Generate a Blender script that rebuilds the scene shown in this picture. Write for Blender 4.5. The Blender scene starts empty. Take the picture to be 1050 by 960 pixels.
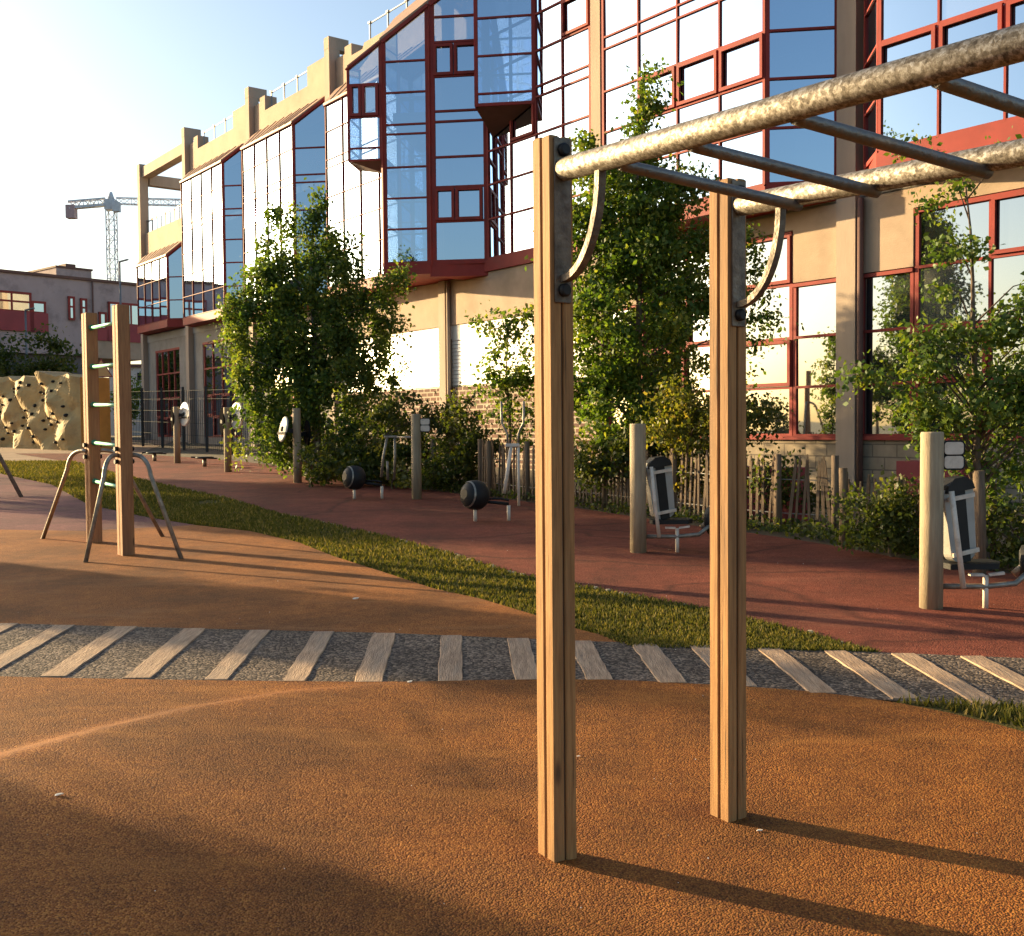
import bpy, bmesh, math, random
import numpy as np
from mathutils import Vector, Matrix, noise as mnoise
R_ = math.radians
random.seed(7); rng = np.random.default_rng(11)
sc = bpy.context.scene
COL = sc.collection

# ------------------------------------------------------------------ materials
def nt(name):
    m = bpy.data.materials.new(name); m.use_nodes = True
    t = m.node_tree; t.nodes.clear()
    o = t.nodes.new('ShaderNodeOutputMaterial')
    return m, t, o
def N(t, typ, **kw):
    n = t.nodes.new(typ)
    for k, v in kw.items():
        if k in n.inputs: n.inputs[k].default_value = v
        else: setattr(n, k, v)
    return n
def L(t, a, b): t.links.new(a, b)
def ramp(t, fac, stops):
    r = t.nodes.new('ShaderNodeValToRGB'); e = r.color_ramp.elements
    while len(e) < len(stops): e.new(0.5)
    for i, (p, c) in enumerate(stops):
        e[i].position = p; e[i].color = (c[0], c[1], c[2], 1)
    L(t, fac, r.inputs[0]); return r.outputs[0]
def coords(t, scale=(1, 1, 1), rot=(0, 0, 0)):
    tc = t.nodes.new('ShaderNodeTexCoord'); mp = t.nodes.new('ShaderNodeMapping')
    mp.inputs['Scale'].default_value = scale; mp.inputs['Rotation'].default_value = rot
    L(t, tc.outputs['Object'], mp.inputs['Vector']); return mp.outputs[0]
def mixc(t, f, a, b, mode='MIX'):
    m = t.nodes.new('ShaderNodeMix'); m.data_type = 'RGBA'; m.blend_type = mode
    for i, v in ((0, f), (6, a), (7, b)):
        if isinstance(v, (int, float)): m.inputs[i].default_value = v
        elif isinstance(v, tuple): m.inputs[i].default_value = (*v, 1)
        else: L(t, v, m.inputs[i])
    return m.outputs[2]
def mat(name, c1, c2=None, scale=4, rough=0.7, bump=0.0, bscale=40, metal=0.0, stretch=(1, 1, 1), spec=0.5,
        dirt=None, dscale=1.2, detail=6, lo=0.35, hi=0.65, rvar=0.0):
    """noise-mottled surface: c1/c2 blend, larger dirt patches of colour dirt, bump"""
    m, t, o = nt(name)
    b = N(t, 'ShaderNodeBsdfPrincipled', Roughness=rough, Metallic=metal)
    b.inputs['Specular IOR Level'].default_value = spec
    v = coords(t, stretch)
    c2 = c2 or tuple(x * 0.8 for x in c1)
    n1 = N(t, 'ShaderNodeTexNoise', Scale=scale, Detail=detail, Roughness=0.6); L(t, v, n1.inputs['Vector'])
    col = ramp(t, n1.outputs[0], [(lo, c1), (hi, c2)])
    if dirt:
        n3 = N(t, 'ShaderNodeTexNoise', Scale=dscale, Detail=5, Roughness=0.65); L(t, v, n3.inputs['Vector'])
        f = ramp(t, n3.outputs[0], [(0.5, (0, 0, 0)), (0.72, (0.8, 0.8, 0.8))])
        col = mixc(t, f, col, dirt)
    L(t, col, b.inputs['Base Color'])
    if rvar:
        mr = N(t, 'ShaderNodeMapRange'); L(t, n1.outputs[0], mr.inputs[0])
        mr.inputs[1].default_value = 0.3; mr.inputs[2].default_value = 0.7
        mr.inputs[3].default_value = rough - rvar; mr.inputs[4].default_value = rough + rvar
        L(t, mr.outputs[0], b.inputs['Roughness'])
    if bump:
        n2 = N(t, 'ShaderNodeTexNoise', Scale=bscale, Detail=4); L(t, v, n2.inputs['Vector'])
        bp = N(t, 'ShaderNodeBump', Strength=bump, Distance=0.02)
        L(t, n2.outputs[0], bp.inputs['Height']); L(t, bp.outputs[0], b.inputs['Normal'])
    L(t, b.outputs[0], o.inputs[0]); return m

def mat_rubber(name, cols, cell=120, bump=0.6, patch=None, crack=False, worn=None):
    """poured rubber crumb: coloured granules with a worn, blotchy large-scale tone"""
    m, t, o = nt(name)
    b = N(t, 'ShaderNodeBsdfPrincipled', Roughness=0.85); b.inputs['Specular IOR Level'].default_value = 0.25
    v = coords(t)
    vo = N(t, 'ShaderNodeTexVoronoi', Scale=cell); L(t, v, vo.inputs['Vector'])
    sep = N(t, 'ShaderNodeSeparateColor'); L(t, vo.outputs['Color'], sep.inputs[0])
    col = ramp(t, sep.outputs[0], [(0.0, cols[0]), (0.5, cols[1]), (1.0, cols[2])])
    n1 = N(t, 'ShaderNodeTexNoise', Scale=0.9, Detail=7, Roughness=0.62); L(t, v, n1.inputs['Vector'])
    f = ramp(t, n1.outputs[0], [(0.38, (0.62, 0.62, 0.62)), (0.62, (1.12, 1.1, 1.08))])
    col = mixc(t, 1.0, col, f, 'MULTIPLY')
    n4 = N(t, 'ShaderNodeTexNoise', Scale=7, Detail=6, Roughness=0.7); L(t, v, n4.inputs['Vector'])
    f4 = ramp(t, n4.outputs[0], [(0.35, (0.78, 0.76, 0.75)), (0.6, (1.05, 1.05, 1.05))])
    col = mixc(t, 1.0, col, f4, 'MULTIPLY')
    if patch:
        n5 = N(t, 'ShaderNodeTexNoise', Scale=0.5, Detail=3); L(t, v, n5.inputs['Vector'])
        f5 = ramp(t, n5.outputs[0], [(0.5, (0, 0, 0)), (0.62, (0.7, 0.7, 0.7))])
        col = mixc(t, f5, col, patch)
    if worn:   # scuffed paler drag marks and dark spilt stains
        vm = coords(t, (0.55, 2.4, 1), (0, 0, 0.4))
        nw = N(t, 'ShaderNodeTexNoise', Scale=1.3, Detail=8, Roughness=0.72); L(t, vm, nw.inputs['Vector'])
        fw = ramp(t, nw.outputs[0], [(0.54, (0, 0, 0)), (0.74, (0.65, 0.65, 0.65))]); col = mixc(t, fw, col, worn)
        ns = N(t, 'ShaderNodeTexNoise', Scale=2.1, Detail=4, Roughness=0.55); ns.noise_dimensions = '4D'; ns.inputs['W'].default_value = 3.7; L(t, v, ns.inputs['Vector'])
        fs = ramp(t, ns.outputs[0], [(0.62, (0, 0, 0)), (0.70, (0.5, 0.5, 0.5))]); col = mixc(t, fs, col, tuple(x * 0.8 for x in cols[0]))
        vs_ = N(t, 'ShaderNodeTexVoronoi', Scale=5.5); L(t, v, vs_.inputs['Vector'])
        fv = ramp(t, vs_.outputs['Distance'], [(0.0, (0.75, 0.75, 0.75)), (0.05, (0.6, 0.6, 0.6)), (0.09, (0, 0, 0))])
        sp2 = N(t, 'ShaderNodeSeparateColor'); L(t, vs_.outputs['Color'], sp2.inputs[0])
        gate = ramp(t, sp2.outputs[0], [(0.86, (0, 0, 0)), (0.88, (1, 1, 1))]); ff = mixc(t, 1.0, fv, gate, 'MULTIPLY'); col = mixc(t, ff, col, tuple(x * 0.35 for x in cols[0]))
    if crack:
        nz = N(t, 'ShaderNodeTexNoise', Scale=1.5, Detail=5); L(t, v, nz.inputs['Vector'])
        vv = mixc(t, 0.35, v, nz.outputs['Color'])
        vc = N(t, 'ShaderNodeTexVoronoi', Scale=0.55, feature='DISTANCE_TO_EDGE'); L(t, vv, vc.inputs['Vector'])
        fc = ramp(t, vc.outputs['Distance'], [(0.0, (0.75, 0.75, 0.75)), (0.02, (0, 0, 0))])
        col = mixc(t, fc, col, tuple(x * 0.45 for x in cols[0]))
    L(t, col, b.inputs['Base Color'])
    ad = N(t, 'ShaderNodeMath', operation='ADD'); L(t, vo.outputs['Distance'], ad.inputs[0])
    n6 = N(t, 'ShaderNodeTexNoise', Scale=60, Detail=6); L(t, v, n6.inputs['Vector']); L(t, n6.outputs[0], ad.inputs[1])
    bp = N(t, 'ShaderNodeBump', Strength=bump, Distance=0.006); bp.invert = True
    L(t, ad.outputs[0], bp.inputs['Height']); L(t, bp.outputs[0], b.inputs['Normal'])
    L(t, b.outputs[0], o.inputs[0]); return m

def mat_glass(name, tint, dark, mirror=0.55, rough=0.02, see=False):
    """coated office glazing: mirror-like film over a dim room"""
    m, t, o = nt(name)
    v = coords(t)
    g = N(t, 'ShaderNodeBsdfGlossy', Roughness=rough); g.inputs[0].default_value = (*tint, 1)
    d = N(t, 'ShaderNodeBsdfDiffuse'); 
    at = N(t, 'ShaderNodeAttribute', attribute_name='var')
    n = N(t, 'ShaderNodeTexNoise', Scale=0.8, Detail=2); L(t, v, n.inputs['Vector'])
    c = ramp(t, at.outputs['Fac'], [(0.0, tuple(x * 0.5 for x in dark)), (0.75, dark), (0.93, tuple(min(1, x * 1.6) for x in dark)), (1.0, (0.22, 0.21, 0.19))])
    L(t, c, d.inputs[0])
    fr = N(t, 'ShaderNodeFresnel', IOR=1.5)
    mr = N(t, 'ShaderNodeMapRange'); L(t, fr.outputs[0], mr.inputs[0])
    mr.inputs[3].default_value = mirror; mr.inputs[4].default_value = 1.0
    nb = N(t, 'ShaderNodeTexNoise', Scale=0.7, Detail=1); L(t, v, nb.inputs['Vector'])
    bp = N(t, 'ShaderNodeBump', Strength=0.05, Distance=0.05); L(t, nb.outputs[0], bp.inputs['Height'])
    L(t, bp.outputs[0], g.inputs['Normal'])
    mx = N(t, 'ShaderNodeMixShader'); L(t, mr.outputs[0], mx.inputs[0]); L(t, d.outputs[0], mx.inputs[1]); L(t, g.outputs[0], mx.inputs[2])
    if see:
        tp = N(t, 'ShaderNodeBsdfTransparent'); tp.inputs[0].default_value = (0.55, 0.66, 0.82, 1)
        m2 = N(t, 'ShaderNodeMixShader'); sf = ramp(t, at.outputs['Fac'], [(0.0, (1, 1, 1)), (0.78, (1, 1, 1)), (0.8, (0.0, 0.0, 0.0)), (1, (0.1, 0.1, 0.1))])
        L(t, sf, m2.inputs[0]); L(t, d.outputs[0], m2.inputs[1]); L(t, tp.outputs[0], m2.inputs[2]); L(t, m2.outputs[0], mx.inputs[1])
    L(t, mx.outputs[0], o.inputs[0]); return m

def mat_brick(name, c1, c2, mortar, bw, bh, ms, rough=0.85, bump=0.4, axis='xz'):
    m, t, o = nt(name)
    b = N(t, 'ShaderNodeBsdfPrincipled', Roughness=rough)
    tc = N(t, 'ShaderNodeTexCoord'); sp = N(t, 'ShaderNodeSeparateXYZ'); cb = N(t, 'ShaderNodeCombineXYZ')
    L(t, tc.outputs['Object'], sp.inputs[0]); L(t, sp.outputs[0], cb.inputs[0]); L(t, sp.outputs[2], cb.inputs[1])
    br = N(t, 'ShaderNodeTexBrick', Scale=1.0); L(t, cb.outputs[0], br.inputs['Vector'])
    br.inputs['Color1'].default_value = (*c1, 1); br.inputs['Color2'].default_value = (*c2, 1); br.inputs['Mortar'].default_value = (*mortar, 1)
    br.inputs['Mortar Size'].default_value = ms; br.inputs['Brick Width'].default_value = bw; br.inputs['Row Height'].default_value = bh
    n = N(t, 'ShaderNodeTexNoise', Scale=5, Detail=6); L(t, tc.outputs['Object'], n.inputs['Vector'])
    f = ramp(t, n.outputs[0], [(0.3, (0.75, 0.75, 0.75)), (0.7, (1.1, 1.1, 1.1))])
    c = mixc(t, 1.0, br.outputs['Color'], f, 'MULTIPLY'); L(t, c, b.inputs['Base Color'])
    bp = N(t, 'ShaderNodeBump', Strength=bump, Distance=0.02); bp.invert = True; L(t, br.outputs['Fac'], bp.inputs['Height'])
    L(t, bp.outputs[0], b.inputs['Normal']); L(t, b.outputs[0], o.inputs[0]); return m

def mat_leaf(name, stops, trans=0.5, rough=0.5, spec=0.35):
    m, t, o = nt(name)
    at = N(t, 'ShaderNodeAttribute', attribute_name='var')
    c = ramp(t, at.outputs['Fac'], stops)
    b = N(t, 'ShaderNodeBsdfPrincipled', Roughness=rough); b.inputs['Specular IOR Level'].default_value = spec
    L(t, c, b.inputs['Base Color'])
    tr = N(t, 'ShaderNodeBsdfTranslucent')
    c2 = mixc(t, 1.0, c, (1.5, 1.45, 0.55), 'MULTIPLY'); L(t, c2, tr.inputs[0])
    mx = N(t, 'ShaderNodeMixShader'); mx.inputs[0].default_value = trans
    L(t, b.outputs[0], mx.inputs[1]); L(t, tr.outputs[0], mx.inputs[2]); L(t, mx.outputs[0], o.inputs[0]); return m

def mat_galv(name):
    """hot-dip galvanised steel with flaking, hammered patches"""
    m, t, o = nt(name)
    b = N(t, 'ShaderNodeBsdfPrincipled', Metallic=0.6, Roughness=0.4)
    v = coords(t)
    vo = N(t, 'ShaderNodeTexVoronoi', Scale=95); L(t, v, vo.inputs['Vector'])
    n = N(t, 'ShaderNodeTexNoise', Scale=48, Detail=9, Roughness=0.8); L(t, v, n.inputs['Vector'])
    sep = N(t, 'ShaderNodeSeparateColor'); L(t, vo.outputs['Color'], sep.inputs[0])
    av = N(t, 'ShaderNodeMath', operation='MULTIPLY'); L(t, sep.outputs[0], av.inputs[0]); av.inputs[1].default_value = 0.15
    ad = N(t, 'ShaderNodeMath', operation='ADD'); L(t, av.outputs[0], ad.inputs[0]); L(t, n.outputs[0], ad.inputs[1])
    c = ramp(t, ad.outputs[0], [(0.42, (0.07, 0.056, 0.043)), (0.57, (0.21, 0.18, 0.14)), (0.74, (0.50, 0.47, 0.42))])
    L(t, c, b.inputs['Base Color'])
    r = N(t, 'ShaderNodeMapRange'); L(t, ad.outputs[0], r.inputs[0]); r.inputs[1].default_value = 0.4; r.inputs[2].default_value = 0.95
    r.inputs[3].default_value = 0.62; r.inputs[4].default_value = 0.36; L(t, r.outputs[0], b.inputs['Roughness'])
    bp = N(t, 'ShaderNodeBump', Strength=0.3, Distance=0.008); L(t, ad.outputs[0], bp.inputs['Height']); L(t, bp.outputs[0], b.inputs['Normal'])
    L(t, b.outputs[0], o.inputs[0]); return m

def mat_timber(name, c1, c2, dark):
    m, t, o = nt(name)
    b = N(t, 'ShaderNodeBsdfPrincipled', Roughness=0.72); b.inputs['Specular IOR Level'].default_value = 0.3
    v = coords(t, (14, 14, 0.7)); n1 = N(t, 'ShaderNodeTexNoise', Scale=5, Detail=8, Roughness=0.65); L(t, v, n1.inputs['Vector'])
    col = ramp(t, n1.outputs[0], [(0.32, c2), (0.6, c1)])
    vl = coords(t, (3, 3, 0.45)); n2 = N(t, 'ShaderNodeTexNoise', Scale=1.6, Detail=5, Roughness=0.6); L(t, vl, n2.inputs['Vector'])
    f2 = ramp(t, n2.outputs[0], [(0.48, (0, 0, 0)), (0.72, (0.75, 0.75, 0.75))]); col = mixc(t, f2, col, tuple(x * 1.15 for x in dark))
    vk = coords(t, (11, 11, 3.2)); k = N(t, 'ShaderNodeTexVoronoi', Scale=1.0); L(t, vk, k.inputs['Vector'])
    fk = ramp(t, k.outputs['Distance'], [(0.0, (0.95, 0.95, 0.95)), (0.10, (0.7, 0.7, 0.7)), (0.2, (0, 0, 0))])
    sk_ = N(t, 'ShaderNodeSeparateColor'); L(t, k.outputs['Color'], sk_.inputs[0]); g = ramp(t, sk_.outputs[1], [(0.72, (0, 0, 0)), (0.76, (1, 1, 1))])
    col = mixc(t, mixc(t, 1.0, fk, g, 'MULTIPLY'), col, tuple(x * 0.5 for x in dark))
    vc = coords(t, (60, 60, 1.1)); n3 = N(t, 'ShaderNodeTexNoise', Scale=1.7, Detail=3); L(t, vc, n3.inputs['Vector'])
    fc = ramp(t, n3.outputs[0], [(0.66, (0, 0, 0)), (0.70, (0.85, 0.85, 0.85))]); col = mixc(t, fc, col, tuple(x * 0.45 for x in dark))
    L(t, col, b.inputs['Base Color'])
    ad = N(t, 'ShaderNodeMath', operation='SUBTRACT'); L(t, n1.outputs[0], ad.inputs[0]); L(t, fc, ad.inputs[1])
    bp = N(t, 'ShaderNodeBump', Strength=0.45, Distance=0.006); L(t, ad.outputs[0], bp.inputs['Height']); L(t, bp.outputs[0], b.inputs['Normal'])
    L(t, b.outputs[0], o.inputs[0]); return m

M = {}
M['soil'] = mat('soil', (0.11, 0.075, 0.045), (0.07, 0.055, 0.03), 3, 0.95, 0.6, 18, dirt=(0.05, 0.07, 0.02))
M['dirt'] = mat('bare_earth', (0.32, 0.2, 0.12), (0.24, 0.15, 0.09), 1.5, 0.95, 0.5, 25, dirt=(0.18, 0.14, 0.07))
M['turf'] = mat('turf', (0.085, 0.08, 0.02), (0.115, 0.088, 0.028), 2.5, 0.95, 0.7, 60, spec=0.1, dirt=(0.12, 0.078, 0.036), dscale=1.8)
M['blade'] = mat_leaf('grass_blade', [(0, (0.05, 0.062, 0.014)), (0.6, (0.125, 0.118, 0.028)), (1, (0.30, 0.225, 0.085))], 0.3, 0.8, 0.1)
M['orange'] = mat_rubber('orange_rubber', [(0.13, 0.037, 0.006), (0.245, 0.08, 0.012), (0.36, 0.145, 0.027)], 130, 0.8, worn=(0.36, 0.145, 0.03))
M['orange_far'] = mat_rubber('worn_orange_rubber', [(0.2, 0.062, 0.012), (0.31, 0.105, 0.02), (0.4, 0.165, 0.042)], 120, 0.6, worn=(0.36, 0.17, 0.07))
M['purple'] = mat_rubber('purple_rubber', [(0.13, 0.045, 0.047), (0.19, 0.066, 0.068), (0.25, 0.11, 0.10)], 95, 0.5)
M['red'] = mat_rubber('red_rubber', [(0.14, 0.03, 0.017), (0.205, 0.048, 0.026), (0.26, 0.078, 0.042)], 95, 0.5, crack=True, worn=(0.26, 0.092, 0.052))
M['gravel'] = mat_rubber('gravel', [(0.045, 0.033, 0.025), (0.11, 0.083, 0.064), (0.33, 0.25, 0.18)], 60, 0.8)
M['sleeper'] = mat('sleeper_wood', (0.5, 0.335, 0.21), (0.28, 0.18, 0.11), 9, 0.85, 0.5, 30, stretch=(5, 0.5, 5), dirt=(0.25, 0.2, 0.15))
M['timber'] = mat_timber('post_timber', (0.39, 0.205, 0.076), (0.235, 0.115, 0.04), (0.12, 0.07, 0.036))
M['groove'] = mat('groove_shadow_gap', (0.10, 0.06, 0.035), None, 8, 0.9)
M['timber2'] = mat_timber('frame_timber', (0.40, 0.19, 0.08), (0.27, 0.12, 0.048), (0.15, 0.08, 0.04))
M['log'] = mat('log_wood', (0.42, 0.33, 0.21), (0.31, 0.235, 0.145), 6, 0.8, 0.4, 40, stretch=(7, 7, 0.6), dirt=(0.22, 0.18, 0.12))
M['stake'] = mat('stake_wood', (0.19, 0.125, 0.075), (0.095, 0.065, 0.042), 8, 0.85, 0.5, 40, stretch=(6, 6, 0.5))
M['galv'] = mat_galv('galvanised_flaking')
M['steel'] = mat('dull_steel', (0.36, 0.32, 0.26), (0.2, 0.175, 0.14), 14, 0.5, 0.2, 60, metal=0.6, rvar=0.1)
M['plate'] = mat('steel_plate', (0.2, 0.16, 0.118), (0.11, 0.09, 0.07), 22, 0.55, 0.25, 70, metal=0.4, rvar=0.12)
M['darksteel'] = mat('worn_dark_steel', (0.2, 0.185, 0.17), (0.11, 0.1, 0.09), 9, 0.42, 0.3, 40, metal=0.6, dirt=(0.30, 0.2, 0.13), dscale=9)
M['black'] = mat('black_plastic', (0.012, 0.012, 0.013), (0.02, 0.02, 0.02), 6, 0.55, 0.05, spec=0.25)
M['white'] = mat('grey_white_panel', (0.40, 0.385, 0.35), (0.32, 0.305, 0.275), 5, 0.45)
M['cream'] = mat('cream_plate', (0.72, 0.62, 0.5), (0.62, 0.52, 0.42), 9, 0.5, dirt=(0.4, 0.3, 0.22), dscale=12)
M['disc'] = mat('pale_disc', (0.85, 0.8, 0.68), (0.78, 0.72, 0.6), 6, 0.4)
M['green'] = mat('green_grip', (0.16, 0.62, 0.4), (0.3, 0.66, 0.46), 10, 0.4)
M['greendark'] = mat('green_sleeve', (0.03, 0.2, 0.1), None, 10, 0.5)
M['rock'] = mat('moulded_rock', (0.55, 0.395, 0.17), (0.46, 0.32, 0.13), 2.5, 0.8, 0.5, 12, dirt=(0.28, 0.19, 0.09), dscale=1.5)
M['rockside'] = mat('orange_panel', (0.62, 0.3, 0.06), None, 3, 0.6)
M['concrete'] = mat('warm_concrete', (0.46, 0.335, 0.235), (0.4, 0.285, 0.2), 1.5, 0.85, 0.2, 40, dirt=(0.28, 0.21, 0.14), dscale=0.7)
M['column'] = mat('column_concrete', (0.44, 0.335, 0.25), (0.37, 0.28, 0.21), 2, 0.85, 0.2, 40, stretch=(1, 1, 0.25), dirt=(0.26, 0.2, 0.15))
M['grey'] = mat('grey_render', (0.3, 0.27, 0.235), (0.24, 0.215, 0.19), 1.5, 0.85, dirt=(0.17, 0.15, 0.13))
M['block'] = mat_brick('concrete_block', (0.36, 0.28, 0.19), (0.30, 0.235, 0.16), (0.16, 0.125, 0.09), 0.45, 0.21, 0.012)
M['brick'] = mat_brick('dark_brick', (0.16, 0.06, 0.035), (0.11, 0.045, 0.03), (0.45, 0.36, 0.26), 0.30, 0.12, 0.02)
M['red_frame'] = mat('red_frame_paint', (0.32, 0.048, 0.038), (0.26, 0.04, 0.032), 3, 0.6, spec=0.2, dirt=(0.2, 0.05, 0.04))
M['bay_roof'] = mat('bay_roof_tiles', (0.40, 0.255, 0.165), (0.31, 0.19, 0.12), 3, 0.6, 0.3, 8)
M['glass'] = mat_glass('coated_glass', (0.64, 0.81, 1.0), (0.02, 0.03, 0.06), 0.62, see=True)
M['glassdim'] = mat_glass('plain_glass', (0.9, 0.95, 0.97), (0.03, 0.035, 0.04), 0.45)
M['shutter'] = mat('white_metal_board', (0.86, 0.83, 0.75), (0.82, 0.78, 0.70), 3, 0.22, spec=0.9)
M['room'] = mat('office_interior', (0.36, 0.34, 0.31), (0.28, 0.265, 0.24), 0.7, 0.9)
M['mauve'] = mat('mauve_render', (0.45, 0.345, 0.33), (0.39, 0.3, 0.285), 0.8, 0.9, dirt=(0.22, 0.17, 0.165))
M['mauve_cap'] = mat('brown_coping', (0.16, 0.08, 0.06), None, 3, 0.8)
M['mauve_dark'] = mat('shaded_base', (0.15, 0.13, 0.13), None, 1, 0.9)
M['redpanel'] = mat('red_cladding', (0.34, 0.045, 0.05), (0.26, 0.035, 0.04), 1, 0.6)
M['farwhite'] = mat('white_render', (0.6, 0.58, 0.55), None, 1, 0.9)
M['bark'] = mat('bark', (0.16, 0.11, 0.075), (0.09, 0.065, 0.045), 12, 0.9, 0.6, 30, stretch=(2, 2, 0.5))
M['birchbark'] = mat('pale_bark', (0.34, 0.3, 0.24), (0.12, 0.1, 0.08), 10, 0.85, 0.4, 30)
M['leaf_birch'] = mat_leaf('birch_leaf', [(0, (0.045, 0.09, 0.022)), (0.55, (0.095, 0.155, 0.032)), (1, (0.22, 0.25, 0.05))])
M['leaf_alder'] = mat_leaf('alder_leaf', [(0, (0.045, 0.095, 0.016)), (0.55, (0.105, 0.17, 0.026)), (1, (0.26, 0.28, 0.05))])
M['leaf_right'] = mat_leaf('broad_leaf', [(0, (0.045, 0.09, 0.015)), (0.55, (0.095, 0.155, 0.024)), (1, (0.23, 0.26, 0.045))], 0.36)
M['leaf_shrub'] = mat_leaf('shrub_leaf', [(0, (0.035, 0.056, 0.015)), (0.6, (0.075, 0.102, 0.022)), (1, (0.17, 0.165, 0.04))])
M['leaf_gold'] = mat_leaf('golden_leaf', [(0, (0.06, 0.085, 0.015)), (0.6, (0.125, 0.14, 0.025)), (1, (0.28, 0.22, 0.05))])
M['crane'] = mat('crane_paint', (0.7, 0.71, 0.74), None, 3, 0.7)
M['matte_black'] = mat('matte_black', (0.014, 0.013, 0.013), None, 4, 0.95, spec=0.0)
M['crane_red'] = mat('crane_red', (0.5, 0.33, 0.32), None, 3, 0.5)
M['cable'] = mat('grey_metal', (0.2, 0.2, 0.2), None, 3, 0.5, metal=0.5)
M['fence_paint'] = mat('dark_fence_paint', (0.05, 0.055, 0.055), None, 3, 0.8, spec=0.1)
M['signface'] = mat('sign_orange', (0.75, 0.42, 0.16), (0.68, 0.36, 0.12), 4, 0.5)
M['scrap'] = mat('pale_scrap', (0.75, 0.7, 0.6), None, 6, 0.8)
M['pale_edge'] = mat('pale_edging', (0.5, 0.4, 0.27), (0.36, 0.28, 0.18), 9, 0.9, 0.5, 30)

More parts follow.
